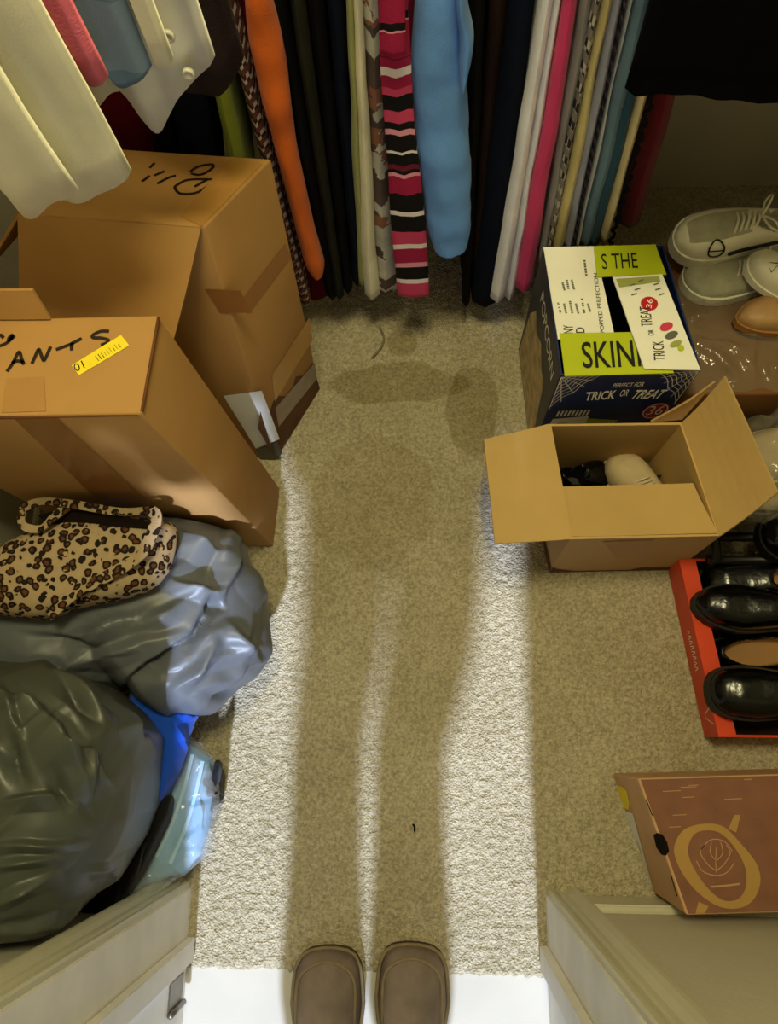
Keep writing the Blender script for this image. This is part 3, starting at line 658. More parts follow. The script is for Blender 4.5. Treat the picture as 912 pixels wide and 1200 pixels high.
# bigger taped carton behind it
hB = 0.64
B0, B1 = Vector((-0.300, 0.532, 0)), Vector((-0.216, 0.689, 0)); ax = (B1 - B0).normalized(); lf = Vector((-ax.y, ax.x, 0)); wB = 0.25
T0 = PZ(240, 266, hB); d_ = ray(318, 186); n_ = (B1 - B0).cross(T0 - B0); T1 = CAM + d_ * ((B0 - CAM).dot(n_) / d_.dot(n_))
TL0 = PZ(22, 250, hB); TL1 = TL0 + (T1 - T0)
bot = P4([B0 + (TL0 - T0), B0, B1, B1 + (TL0 - T0)]); top = P4([TL0, T0, T1, TL1])
t = thing('carton', 'large worn carton patched with brown tape standing in front of the checked cardigan', 'box', (-0.38, 0.64, 0))
bmo('body', hexa_bm(bot, top, 0.003), M['card'], t, True)
FR = Face(bot[1], bot[2], top[1]); FF = Face(bot[0], bot[1], top[0]); FT = Face(top[0], top[1], top[3])
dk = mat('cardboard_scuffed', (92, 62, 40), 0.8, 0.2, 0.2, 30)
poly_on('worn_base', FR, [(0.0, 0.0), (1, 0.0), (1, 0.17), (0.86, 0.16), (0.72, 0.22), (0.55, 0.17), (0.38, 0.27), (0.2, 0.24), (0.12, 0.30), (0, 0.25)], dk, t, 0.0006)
Q = lambda pts: fp(FR, pts)
poly_on('tape', FR, Q([(284, 350), (334, 285), (340, 300), (290, 368)]), M['tape'], t, 0.0010)
poly_on('tape', FR, Q([(318, 440), (362, 372), (366, 398), (322, 470)]), M['tape_clear'], t, 0.0010)
poly_on('tape', FR, Q([(322, 478), (368, 425), (371, 443), (326, 500)]), mat('silver_tape', (136, 118, 112), 0.2, 0.6, 0.1, 20, 0.2, 40), t, 0.0014, label='greyish shiny tape')
poly_on('tape', FF, fp(FF, [(240, 338), (282, 340), (296, 366), (258, 366)]), M['tape'], t, 0.001)
poly_on('paper_label', FF, fp(FF, [(262, 463), (307, 457), (328, 514), (300, 525)]), M['paper'], t, 0.0014, label='torn white paper label')
poly_on('tape', FF, fp(FF, [(300, 526), (326, 517), (331, 530), (318, 543), (306, 540)]), mat('black_tape', (58, 50, 44), 0.35, 0.5, 0.1), t, 0.0012, label='dark glossy tape')
# loops and letters in marker on the lid
S2 = 400 / 912.0
zz = lambda pts: fp(FT, [(x * S2, y * S2) for x, y in pts])
strokes('marker_writing', FT, [zz([(466, 500), (500, 482), (556, 480), (568, 484), (530, 514), (482, 518), (466, 500)]), zz([(508, 460), (530, 446), (566, 440), (566, 452), (536, 468), (510, 464)]), zz([(556, 480), (520, 500)]), zz([(420, 492), (450, 476), (470, 470)]), zz([(412, 470), (440, 458)]), zz([(380, 486), (400, 470)]), zz([(400, 450), (414, 436)])], 0.004, M['ink'], t)
poly_on('tape', FT, zz([(480, 580), (540, 606), (700, 440), (620, 420)]), M['tape_clear'], t, 0.001)
# front lid flap folded out and down
fl = [TL0 + Vector((0.0, -0.002, 0.001)), T0 + Vector((-0.004, -0.002, 0.001)), PZ(198, 420, 0.50), PZ(22, 410, 0.50)]
panel('flap', fl, 0.004, M['card'], t, bend=0.004)
panel('flap', [TL0 + Vector((0, 0.0, 0)), TL1, TL1 + Vector((-0.10, 0.02, -0.10)), TL0 + Vector((-0.10, -0.02, -0.10))], 0.004, M['card'], t)

# ------------------------------------------------------------------ snack carton with printed flaps
hC = 0.345
top = P4([PZ(657, 440, hC), PZ(822, 433, hC), PZ(778, 288, hC), PZ(637, 291, hC)])
cen = sum(top, Vector()) / 4
bot = [Vector((p.x, p.y, 0)) for p in top]
t = thing('snack_carton', 'navy printed carton with lime and white flaps reading TRICK OR TREAT', 'box', (cen.x, cen.y, 0))
bm = bmesh.new(); bmv = [bm.verts.new(p) for p in bot + top]; ins = [bm.verts.new(p.lerp(cen, 0.03) + Vector((0, 0, 0))) for p in top]; flo = [bm.verts.new(Vector((p.x, p.y, 0.01)).lerp(Vector((cen.x, cen.y, 0.01)), 0.03)) for p in top]
for q in [(0, 3, 2, 1), (0, 1, 5, 4), (1, 2, 6, 5), (2, 3, 7, 6), (3, 0, 4, 7)]: bm.faces.new([bmv[i] for i in q])
for i in range(4):
    j = (i + 1) % 4; bm.faces.new([bmv[4 + i], bmv[4 + j], ins[j], ins[i]]); bm.faces.new([ins[i], ins[j], flo[j], flo[i]])
bm.faces.new(flo)
bmo('body', bm, M['navy'], t)
FF = Face(bot[0], bot[1], top[0]); FL = Face(bot[3], bot[0], top[3])
text_on('lettering', 'PERFECT FOR', FF, *facepx(FF, 737, 450.5), 0.225, 0.045, M['white'], t, rot=1)
text_on('lettering', 'TRICK', FF, *facepx(FF, 704, 463), 0.225, 0.10, M['white'], t, rot=4, bold=0.02)
text_on('lettering', 'OR', FF, *facepx(FF, 732, 460), 0.06, 0.075, M['white'], t, rot=2)
text_on('lettering', 'TREAT', FF, *facepx(FF, 761, 461.5), 0.24, 0.10, M['white'], t, rot=-4, shear=0.2, bold=0.02)
u, v_ = facepx(FF, 768, 481)
v, f = ring_data(FF, u, v_, 0.0225, 0.034, 1.0, 0.0008); mk('badge', v, f, M['red'], t)
v, f = ring_data(FF, u, v_, 0.0205, 0.031, 0.09, 0.0012); mk('badge_ring', v, f, M['white'], t)
text_on('badge_number', '36', FF, u, v_ + 0.01, 0.12, 0.11, M['white'], t, off=0.0014)
for cu, sg in ((0.0, 1), (1.0, -1)):
    webs = []
    for a in (0, 0.14, 0.30, 0.5, 0.75, 1.0):
        webs.append([(cu + sg * 0.01, 0.985), (cu + sg * (0.01 + 0.30 * (1 - a) * 0.95), 0.985 - 0.36 * a)])
    for r in (0.22, 0.36, 0.5, 0.64, 0.78, 0.92):
        webs.append([(cu + sg * (0.01 + 0.30 * r * (1 - a) * (0.9 if i % 2 else 1)), 0.985 - 0.36 * r * a * (0.9 if i % 2 else 1)) for i, a in enumerate((0, 0.25, 0.5, 0.75, 1.0))])
    strokes('web_print', FF, webs, 0.0011, M['white'], t)
aw = []
for i in range(9):
    u0 = 0.10 + i * 0.03; aw.append([(u0, 0.60), (u0 - 0.006, 0.53)])
strokes('awning_print', FF, aw, 0.0034, M['white'], t); 
poly_on('pouch_print', FF, [(0.07, 0.5), (0.36, 0.52), (0.36, 0.30), (0.05, 0.28)], M['white'], t, 0.0007); poly_on('lime_print', FF, [(0.36, 0.49), (0.62, 0.45), (0.58, 0.33), (0.36, 0.33)], M['lime'], t, 0.0007)
strokes('pouch_lines', FF, [[(0.12, 0.44), (0.2, 0.45)], [(0.2, 0.40), (0.3, 0.42)], [(0.12, 0.37), (0.28, 0.38)]], 0.002, M['grey_print'], t, 0.001)
# left side: dark with white lettering and a tan picture
poly_on('side_panel', FL, [(0.002, 0.002), (0.998, 0.002), (0.998, 0.998), (0.002, 0.998)], M['slate'], t, 0.0004)
poly_on('picture_print', FL, [(0.03, 0.02), (0.08, 0.50), (0.20, 0.66), (0.34, 0.60), (0.50, 0.68), (0.66, 0.60), (0.78, 0.62), (0.86, 0.36), (0.94, 0.12), (0.92, 0.02)], M['popcorn'], t, 0.0008)
poly_on('red_print', FL, [(0.86, 0.03), (0.97, 0.03), (0.97, 0.20), (0.88, 0.26)], M['pinkp'], t, 0.0011)
text_on('lettering', 'POPCORN', FL, 0.56, 0.84, 0.66, 0.10, M['white'], t)
# printed flaps closed over the top
fz = Vector((0, 0, 0.004))
def flap(nm, pts, z, mm, lift=0.0): 
    q = [PZ(x, y, hC + z + (lift if i in (2, 3) else 0)) for i, (x, y) in enumerate(pts)]
    return panel(nm, q, 0.0025, mm, t, 5), Face(q[3] if False else q[0], q[1], q[3])
fb, FB = flap('flap', [(781, 322), (700, 325), (696, 289), (768, 287)], 0.004, M['lime']); FB = Face(PZ(700, 325, hC + .0055), PZ(781, 322, hC + .0055), PZ(697, 289, hC + .0055))
f1, F1 = flap('flap', [(662, 441), (790, 437), (770, 389), (656, 391)], 0.004, M['lime']); F1 = Face(PZ(662, 441, hC + .0055), PZ(790, 437, hC + .0055), PZ(656, 391, hC + .0055))
f2, F2 = flap('flap', [(637, 290), (654, 398), (720, 392), (697, 289)], 0.001, M['white']); F2 = Face(PZ(654, 391, hC + .0026), PZ(718, 391, hC + .0026), PZ(637, 290, hC + .0026))
f3, F3 = flap('flap', [(821, 434), (776, 322), (718, 325), (755, 432)], 0.009, M['white']); F3 = Face(PZ(755, 432, hC + .0106), PZ(821, 434, hC + .0106), PZ(718, 325, hC + .0106))
text_on('flap_lettering', "S THE", FB, *facepx(FB, 726, 306), 0.52, 0.50, M['black_print'], fb, bold=0.0)
text_on('flap_lettering', 'SKINN', F1, *facepx(F1, 724, 415), 0.66, 0.62, M['black_print'], f1, bold=0.01)
text_on('flap_lettering', 'POPPED PERFECTION', F2, *facepx(F2, 702, 355), 0.68, 0.075, M['black_print'], f2, rot=90 + 3)
text_on('flap_lettering', 'NY', F2, *facepx(F2, 666, 386), 0.09, 0.18, M['black_print'], f2, rot=90); text_on('flap_lettering', 'D', F2, *facepx(F2, 680, 387), 0.06, 0.16, M['black_print'], f2, rot=90)
tl = []
for px, y0, y1 in ((657, 355, 367), (664, 356, 368), (671, 353, 368), (678, 356, 368), (685, 350, 368), (692, 356, 366), (662, 330, 341), (667, 326, 342), (673, 328, 340), (688, 305, 328)):
    a = facepx(F2, px - 3, y0); b = facepx(F2, px, y1); nb = 7
    for k in range(nb):
        if random.random() < 0.85:
            s0, s1 = k / nb, (k + 0.62) / nb; tl.append([(a[0] + (b[0] - a[0]) * s0, a[1] + (b[1] - a[1]) * s0), (a[0] + (b[0] - a[0]) * s1, a[1] + (b[1] - a[1]) * s1)])
strokes('small_print', F2, tl, 0.0034, M['grey_print'], f2)
text_on('flap_lettering', 'TRICK', F3, *facepx(F3, 772, 411), 0.20, 0.20, M['black_print'], f3, rot=90 + 3)
text_on('flap_lettering', 'OR', F3, *facepx(F3, 763, 390), 0.06, 0.10, M['black_print'], f3, rot=90 + 3)
text_on('flap_lettering', 'TREAT', F3, *facepx(F3, 757, 371), 0.21, 0.20, M['black_print'], f3, rot=90 + 3)
u, v_ = facepx(F3, 761, 356); v, f = ring_data(F3, u, v_, 0.0135, 0.0125, 1.0, 0.0008); mk('flap_badge', v, f, M['red'], f3)
text_on('flap_badge_number', '36', F3, u, v_, 0.10, 0.10, M['white'], f3, rot=80, off=0.0012)
for (px, py, ru, rv, mm) in ((781, 383, .011, .007, 'pinkp'), (787, 393, .011, .006, 'grey_print'), (792, 403, .010, .005, 'sage'), (798, 408, .005, .005, 'lime')):
    u, v_ = facepx(F3, px, py); v, f = ring_data(F3, u, v_, ru, rv, 1.0, 0.0008 + ru * 0.02, 20, 0.5); mk('coloured_print', v, f, M[mm], f3)
tl = []
for px, py in ((738, 335), (744, 340), (740, 346), (768, 340), (772, 346), (766, 334), (748, 330)):
    a = facepx(F3, px, py); tl.append([a, (a[0] + 0.10, a[1] + 0.02)])
strokes('small_print', F3, tl, 0.0022, M['grey_print'], f3)
p = facepx(F3, 742, 330); poly_on('sage_print', F3, fp(F3, [(722, 327), (772, 324), (774, 330), (726, 337)]), M['sage'], f3, 0.0006)
# clear plastic sleeve lying against the carton's left side
pl = clear_mat('clear_film', (190, 186, 170), 0.28)

# ------------------------------------------------------------------ open carton
hD = 0.24
a, b, c, d = PZ(668, 632, hD), PZ(845, 628, hD), PZ(800, 495, hD), PZ(643, 497, hD)
bot = [Vector((p.x + 0.004, p.y - 0.004, 0)) for p in (a, b, c, d)]; top = [a, b, c, d]; cen = sum(top, Vector()) / 4
t = thing('open_carton', 'open cardboard carton with flaps spread and a beige shoe inside', 'box', (cen.x, cen.y, 0))
bm = bmesh.new(); bv = [bm.verts.new(p) for p in bot + top]
ins = [bm.verts.new(Vector((p.x, p.y, p.z)) + (Vector((cen.x, cen.y, p.z)) - p).normalized() * 0.006) for p in top]; flo = [bm.verts.new(Vector((q.co.x, q.co.y, 0.008))) for q in ins]
mi = []
for q in [(0, 3, 2, 1), (0, 1, 5, 4), (1, 2, 6, 5), (2, 3, 7, 6), (3, 0, 4, 7)]: bm.faces.new([bv[i] for i in q]); mi.append(0)
for i in range(4):
    j = (i + 1) % 4; bm.faces.new([bv[4 + i], bv[4 + j], ins[j], ins[i]]); mi.append(1); bm.faces.new([ins[i], ins[j], flo[j], flo[i]]); mi.append(1)
bm.faces.new(flo); mi.append(1)
bmo('body', bm, [M['card_tan'], M['card_in']], t, midx=mi)
FF = Face(bot[0], bot[1], a)
panel('flap', [d, a, PZ(580, 637, 0.25), PZ(567, 515, 0.25)], 0.004, M['card_in'], t, bend=0.003)                 # left, spread flat
panel('flap', [a + Vector((0.004, 0.004, 0)), b + Vector((-0.004, 0.004, 0)), PZ(812, 567, 0.222), PZ(659, 571, 0.222)], 0.004, M['card_in'], t, bend=-0.002)   # front, folded inward
panel('flap', [b, c, PZ(850, 441, 0.345), PZ(912, 577, 0.345)], 0.004, M['card_in'], t, bend=0.004)                # right, standing outward
panel('flap', [c + Vector((0.0, 0.006, 0)), d + Vector((0.17, 0.004, 0.0)), PZ(806, 470, 0.30), PZ(838, 447, 0.335)], 0.004, M['card_tan'], t)  # back, folded up against the printed carton
poly_on('tape', FF, fp(FF, [(706, 634), (768, 632), (752, 651), (722, 652)]), mat('tape_brown_patch', (150, 102, 62), 0.35, 0.5, 0.06), t, 0.001)
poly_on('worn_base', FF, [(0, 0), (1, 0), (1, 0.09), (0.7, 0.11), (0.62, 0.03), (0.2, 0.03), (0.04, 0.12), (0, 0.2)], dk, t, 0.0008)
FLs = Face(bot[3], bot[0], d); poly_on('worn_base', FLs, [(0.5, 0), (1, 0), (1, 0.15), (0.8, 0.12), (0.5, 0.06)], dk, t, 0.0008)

# ------------------------------------------------------------------ shoes
def shoe(name, label, L, Wd, m_up, m_sole, m_in, loc, yaw, pitch=0.0, roll=0.0, heel_h=0.085, vamp_h=0.06, toe_h=0.042, sole=0.022, opening=(0.06, 0.50), group=None, laces=None, heel=0.0, side=1, cat='shoe', open_w=0.72, parent=None, point=0.0, square=0.0, welt=None, mesh=None):
    if parent is None: t = thing(name, label, cat, (0, 0, 0), group)
    else:
        t = bpy.data.objects.new(name, None); COL.objects.link(t); t.empty_display_size = 0.03; t.parent = parent; BASE[t.name] = Matrix.Identity(4)
    wt = [(0, 0.10), (0.02, 0.22), (0.06, 0.30), (0.14, 0.34), (0.30, 0.335), (0.45, 0.36), (0.60, 0.45), (0.72, 0.50), (0.82, 0.485 - 0.08 * point), (0.90, 0.42 + 0.03 * square - 0.12 * point), (0.96, 0.29 + 0.07 * square - 0.12 * point), (0.99, 0.15 + 0.08 * square - 0.07 * point), (1.0, 0.06)]
    ht = [(0, heel_h * 0.80), (0.03, heel_h), (0.12, heel_h * 0.98), (0.30, heel_h * 0.80), (0.45, (heel_h + vamp_h) * 0.5), (0.55, vamp_h), (0.72, toe_h * 1.15), (0.86, toe_h), (0.95, toe_h * 0.75), (0.99, toe_h * 0.45), (1.0, toe_h * 0.2)]
    def hw(s): return interp(s, wt) * Wd
    def hh(s): return interp(s, ht)
    def cy(s): return side * Wd * 0.10 * max(0, s - 0.35) * (1 - s) * 2.0
    def zb(s): return heel * max(0.0, 1 - s / 0.55) ** 1.2
    ns, na = 54, 30; vs = []; fs = []; mi = []; o0, o1 = opening; oc, ol = (o0 + o1) / 2, (o1 - o0) / 2
    for i in range(ns + 1):
        s = i / ns; s = 0.5 - 0.5 * math.cos(math.pi * s) if True else s; w = hw(s); h = hh(s)
        for j in range(na + 1):
            a = math.pi * j / na; cx = math.cos(a); sx = math.sin(a)
            y = w * (abs(cx) ** 0.62) * (1 if cx >= 0 else -1) * (1 - 0.10 * sx); z = sole + zb(s) + h * (sx ** 0.62)
            e = ((s - oc) / ol) ** 2 + (y / (w * open_w + 1e-5)) ** 2
            if e < 1: z = sole + zb(s) + 0.006 + (h * (sx ** 0.62) - 0.006) * max(0, (e - 0.80) / 0.2) * 0.98
            vs.append((s * L, cy(s) + y, z))
    for i in range(ns):
        for j in range(na):
            q = (i * (na + 1) + j, i * (na + 1) + j + 1, (i + 1) * (na + 1) + j + 1, (i + 1) * (na + 1) + j); fs.append(q)
            cxs = sum(vs[k][0] for k in q) / 4 / L; s = cxs; ym = sum(vs[k][1] for k in q) / 4 - cy(s)
            mi.append(1 if ((s - oc) / ol) ** 2 + (ym / (hw(s) * open_w + 1e-5)) ** 2 < 0.95 else (2 if mesh is not None and 0.52 < s < 0.93 and abs(ym) < hw(s) * 0.62 else 0))
    mk('upper', vs, fs, [m_up, m_in] + ([mesh] if mesh is not None else []), t, True, midx=mi)
    # sole
    n = 40; ol_ = [(i / n) for i in range(n + 1)]; loop = []
    for s in [0.5 - 0.5 * math.cos(math.pi * q) for q in ol_]: loop.append((s, hw(s) * 1.04 + 0.002))
    pts = [(s * L * 1.012 - 0.001, cy(s) + w) for s, w in loop] + [(s * L * 1.012 - 0.001, cy(s) - w) for s, w in reversed(loop)]
    ss = [s for s, w in loop] + [s for s, w in reversed(loop)]
    m = len(pts); V = [(x, y, 0.0 if heel == 0 or s < 0.25 else zb(s) + 0.0) for (x, y), s in zip(pts, ss)] + [(x, y, sole + zb(s) + 0.003) for (x, y), s in zip(pts, ss)]
    Fs = [(i, (i + 1) % m, m + (i + 1) % m, m + i) for i in range(m)]
    h2 = m // 2
    for i in range(h2 - 1):
        Fs.append((i, i + 1, m - 2 - i, m - 1 - i)); Fs.append((m + i, m + m - 1 - i, m + m - 2 - i, m + i + 1))
    mk('sole', V, Fs, m_sole, t, False)
    if welt is not None:
        pp = [(x * 0.995, y * 0.98, sole + zb(s) + 0.004) for (x, y), s in zip(pts, ss)]; tube('welt', pp[2:-2], 0.0032, welt, t, 8)
    if laces is not None:
        parts = []
        for k in range(5):
            s = o1 - 0.02 + 0.035 * k if o1 + 0.15 < 0.8 else o1 - 0.10 + 0.03 * k
            w = hw(s) * 0.46; z = sole + hh(s) + 0.004
            parts.append(tube_data(smoothline([(s * L - 0.004, cy(s) - w, z - 0.008), (s * L, cy(s), z + 0.001), (s * L + 0.006, cy(s) + w, z - 0.008)], 5), 0.0022, 6))
        s = o1 - 0.03; z = sole + hh(s) + 0.008
        for sg in (1, -1):
            parts.append(tube_data(smoothline([(s * L, cy(s), z), (s * L - 0.012, cy(s) + sg * 0.018, z + 0.012), (s * L - 0.020, cy(s) + sg * 0.032, z + 0.004), (s * L - 0.008, cy(s) + sg * 0.022, z + 0.002), (s * L, cy(s), z)], 5), 0.0020, 6))
        v, f = merge(parts); mk('laces', v, f, laces, t, True)
    from mathutils import Euler
    t.rotation_euler = Euler((roll, pitch, yaw), 'XYZ'); t.location = loc
    t['_w'] = 0; del t['_w']
    return t, hh, hw, cy
R = math.radians
white_l = mat('white_leather', (222, 218, 200), 0.5, 0.4, 0.05, 20, 0.08, 200); white_s = mat('white_sole', (224, 222, 208), 0.5, 0.4, 0.05)
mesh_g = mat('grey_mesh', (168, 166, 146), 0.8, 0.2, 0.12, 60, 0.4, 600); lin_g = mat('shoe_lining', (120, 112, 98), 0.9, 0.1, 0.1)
blkl = mat('black_leather', (5, 5, 6), 0.20, 0.34, 0.2, 20, 0.40, 34); blks = mat('black_rubber', (8, 8, 8), 0.55, 0.3, 0.1); insole = mat('tan_insole', (150, 112, 72), 0.7, 0.2, 0.1)
tanl = mat('tan_leather', (160, 124, 82), 0.5, 0.4, 0.2, 25, 0.1, 120); beige = mat('beige_suede', (188, 168, 134), 0.85, 0.2, 0.08, 30, 0.3, 400)
pinks = mat('pink_insole', (206, 170, 140), 0.7, 0.2, 0.06)
# beige shoe and a dark pair in the open carton
p = PZ(716, 534, 0.075); yw = R(128); Ls = 0.20
shoe('shoe', 'beige lace up shoe lying in the open carton', Ls, 0.078, beige, mat('beige_sole', (170, 150, 118), 0.7), lin_g, (p.x - Ls * math.cos(yw), p.y - Ls * math.sin(yw), 0.045), yw, laces=mat('beige_lace', (206, 190, 158), 0.8), vamp_h=0.05, toe_h=0.042, heel_h=0.06)
for k, (px, py, yw, lab) in enumerate(((672, 552, 12, 'black shoe at the left inside the open carton'), (778, 552, 192, 'black shoe at the right inside the open carton'))):
    p = PZ(px, py, 0.08); shoe('shoe', lab, 0.11, 0.07, blkl, blks, blks, (p.x - (0.03 if k == 0 else -0.035), p.y - 0.02, 0.012), R(yw), group=None)

# ------------------------------------------------------------------ right-hand pile: carton in film, sneakers, sandals
bx0 = PZ(778, 278, 0.24); 
bot = P4([(0.448, 0.56, 0), (0.80, 0.56, 0), (0.80, 0.86, 0), (0.448, 0.86, 0)]); top = [Vector((p.x - 0.012 if p.x < 0.5 else p.x, p.y, 0.235)) for p in bot]
t = thing('carton', 'brown carton in crinkled film under the white sneakers at the right', 'box', (0.62, 0.71, 0))
bmo('body', hexa_bm(bot, top, 0.004), mat('cardboard_brown', (112, 74, 38), 0.7, 0.25, 0.15, 12), t, True)
def film(name, x0, x1, y0, y1, zf, m, parent=None, n=44, amp=0.018, seed=0, th=0.0006, edge=True):
    vs = []; fs = []
    for j in range(n + 1):
        for i in range(n + 1):
            u, v = i / n, j / n; x = x0 + (x1 - x0) * u; y = y0 + (y1 - y0) * v
            q = Vector((x * 16, y * 16, seed)); e = min(u, 1 - u, v, 1 - v) * 6; e = min(1, e)
            r = (1 - abs(noise.noise(q + Vector((noise.noise(q * 0.7) * 1.4, noise.noise(q * 0.7 + Vector((5, 5, 5))) * 1.4, 0))))) ** 2
            z = zf(x, y) + amp * r * e
            x += 0.012 * noise.noise(Vector((v * 7, seed, 1))); y += 0.012 * noise.noise(Vector((u * 7, seed, 2)))
            vs.append((x, y, z))
    for j in range(n):
        for i in range(n): a = j * (n + 1) + i; fs.append((a, a + 1, a + n + 2, a + n + 1))
    return mk(name, vs, fs, m, parent, True)
film('plastic_film', 0.436, 0.70, 0.565, 0.77, lambda x, y: 0.237, clear_mat('clear_bag', (150, 144, 128), 0.26, 0.12, 0.5, 40), t, amp=0.022, seed=3)
# lower step of the pile: bag of beige shoes in front of that carton
# white sneaker with a black buckle mark, its mate below
p = PZ(790, 268, 0.30)
sn, hh, hw, cy = shoe('sneaker', 'white sneaker with a black outlined buckle mark on top of the carton', 0.24, 0.084, white_l, white_s, mesh_g, (p.x + 0.236, p.y + 0.008, 0.275), R(187), roll=R(-8), laces=white_l, mesh=mesh_g, sole=0.022, side=-1, heel_h=0.05, vamp_h=0.046, toe_h=0.034)
def sn_mark(sn, s0, off):
    def q(u, v): return (s0 * 0.24 + u, (hw(s0) * 1.005) , 0.034 + v)
    pts = [(s0 * 0.24 + 0.013 * math.cos(a), 0, 0.046 + 0.013 * math.sin(a)) for a in [2 * math.pi * k / 18 for k in range(18)]]
    out = []
    for x, y, z in pts:
        s = x / 0.24; w = hw(s); h = hh(s); rz = max(0.02, min(0.98, (z - 0.024) / h)); a = math.asin(rz ** (1 / 0.62)); out.append((x, cy(s) + w * (math.cos(a) ** 0.62) * (1 - 0.1 * math.sin(a)) + 0.001, z))
    tube('buckle_mark', out, 0.0014, blkl, sn, 6, True)
    tube('buckle_mark', [out[0], out[9]], 0.001, blkl, sn, 6)
    st = []
    for k in range(14):
        s = 0.66 - 0.56 * k / 13; z = 0.034 + 0.002 * math.sin(k); w = hw(s); h = hh(s); rz = (z - 0.024) / h; a = math.asin(rz ** (1 / 0.62)); st.append((s * 0.24, cy(s) + w * (math.cos(a) ** 0.62) + 0.0015, z))
    tube('side_stripe', st, 0.0032, blkl, sn, 6)
sn_mark(sn, 0.76, 0)
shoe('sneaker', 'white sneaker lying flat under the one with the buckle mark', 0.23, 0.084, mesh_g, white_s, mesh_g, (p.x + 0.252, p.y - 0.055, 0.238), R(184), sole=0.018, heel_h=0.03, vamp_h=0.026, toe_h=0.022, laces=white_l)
p = PZ(895, 330, 0.29)
tg, hh, hw, cy = shoe('sneaker', 'white sneaker standing on its heel with a black triangle mark', 0.15, 0.058, white_l, white_s, lin_g, (p.x + 0.085, p.y - 0.055, 0.262), R(140), pitch=R(-14), sole=0.010, heel_h=0.04, vamp_h=0.04, toe_h=0.03)
tube('triangle_mark', [(0.112, 0.020, 0.040), (0.128, 0.012, 0.038), (0.112, 0.002, 0.045)], 0.0013, blkl, tg, 6, True)
p = PZ(872, 366, 0.27)
shoe('sandal', 'tan leather flat with a pale insole right of the crinkled film', 0.22, 0.072, tanl, mat('tan_sole', (150, 104, 56), 0.6), pinks, (p.x + 0.205, p.y + 0.035, 0.25), R(192), point=0.8, heel_h=0.035, vamp_h=0.035, toe_h=0.026, opening=(0.05, 0.72), sole=0.012, open_w=0.8)
# bags of shoes stepping down in front of it
def blob(name, c, r, m, parent=None, amp=0.1, fr=9.0, seed=0, nth=60, nph=34, pw=0.75, floor=0.0, sharp=2.0):
    vs = []; fs = []
    for j in range(nph + 1):
        ph = -math.pi / 2 + math.pi * j / nph; cp = max(0.0, math.cos(ph)) ** pw; sp = math.copysign(abs(math.sin(ph)) ** 0.85, math.sin(ph))
        for i in range(nth):
            a = 2 * math.pi * i / nth; d = Vector((cp * math.cos(a), cp * math.sin(a), sp)); q = Vector((d.x * r[0], d.y * r[1], d.z * r[2])) * fr + Vector((seed, seed * 2.3, 0))
            w = Vector((noise.noise(q * 0.6), noise.noise(q * 0.6 + Vector((9, 1, 3))), 0)); k = 1 + amp * ((1 - abs(noise.noise(q + w * 1.5))) ** sharp * 1.3 - 0.75)
            p = Vector((c[0] + d.x * r[0] * k, c[1] + d.y * r[1] * k, c[2] + d.z * r[2] * k)); p.z = max(p.z, floor); vs.append(p)
    for j in range(nph):
        for i in range(nth): fs.append((j * nth + i, j * nth + (i + 1) % nth, (j + 1) * nth + (i + 1) % nth, (j + 1) * nth + i))
    return mk(name, vs, fs, m, parent, True)
t = thing('shoe_bag', 'clear crinkled plastic bag of beige shoes beside the spread carton flap', 'bag', (0.60, 0.46, 0.0))
blob('bag_film', (0.66, 0.455, 0.13), (0.135, 0.105, 0.135), clear_mat('shoe_bag_film', (176, 166, 146), 0.32, 0.14, 0.5, 40), t, 0.22, 16, 5, floor=0.002)
p = PZ(880, 465, 0.22)
shoe('shoe', 'beige flat shoe in the clear bag at the right edge', 0.22, 0.09, beige, beige, lin_g, (0.76, 0.50, 0.17), R(190), pitch=R(4), heel_h=0.05, group=None)
shoe('shoe', 'second beige shoe lower in the clear bag', 0.20, 0.085, beige, beige, lin_g, (0.76, 0.42, 0.06), R(175), heel_h=0.05)

# ------------------------------------------------------------------ dark shoe rack, orange tray, black shoes
M['rackm'] = mat('rack_metal', (20, 18, 18), 0.45, 0.5, 0.1, metal=0.4)
t = thing('shoe_rack', 'low black rail shoe rack behind the orange tray', 'rack', (0.68, 0.36, 0))
for y, z in ((0.305, 0.10), (0.345, 0.105), (0.385, 0.11)):
    tube('rail', [(0.50, y, z), (0.855, y, z)], 0.008, M['rackm'], t, 10)
for x in (0.51, 0.84):
    tube('leg', [(x, 0.30, 0.0), (x, 0.302, 0.12), (x, 0.39, 0.125), (x, 0.392, 0.0)], 0.008, M['rackm'], t, 10)
shoe('shoe', 'black shoe lying on the rack under the carton flap', 0.22, 0.085, blkl, blks, blks, (0.80, 0.345, 0.115), R(182), heel_h=0.05)
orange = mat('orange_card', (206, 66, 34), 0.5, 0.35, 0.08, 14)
t = thing('shoe_box_tray', 'shallow orange red shoe box holding black shoes on the carpet', 'box', (0.65, 0.15, 0))
O = P4([PZ(778, 664, 0), PZ(818, 862, 0)]); x0a, x0b = 0.452, 0.495
bot = P4([(0.500, 0.004, 0), (0.85, 0.004, 0), (0.85, 0.31, 0), (0.462, 0.31, 0)]); hT = 0.085
top = [Vector((p.x - 0.006 if i in (0, 3) else p.x, p.y, hT)) for i, p in enumerate(bot)]; cen = sum(top, Vector()) / 4
bm = bmesh.new(); bv = [bm.verts.new(p) for p in bot + top]; ins = [bm.verts.new(p + Vector((0.030 if i in (0, 3) else -0.004, 0.004 if i < 2 else -0.004, -0.002))) for i, p in enumerate(top)]; flo = [bm.verts.new(Vector((q.co.x, q.co.y, 0.006))) for q in ins]
for q in [(0, 3, 2, 1), (0, 1, 5, 4), (1, 2, 6, 5), (2, 3, 7, 6), (3, 0, 4, 7)]: bm.faces.new([bv[i] for i in q])
mi = [0] * 5
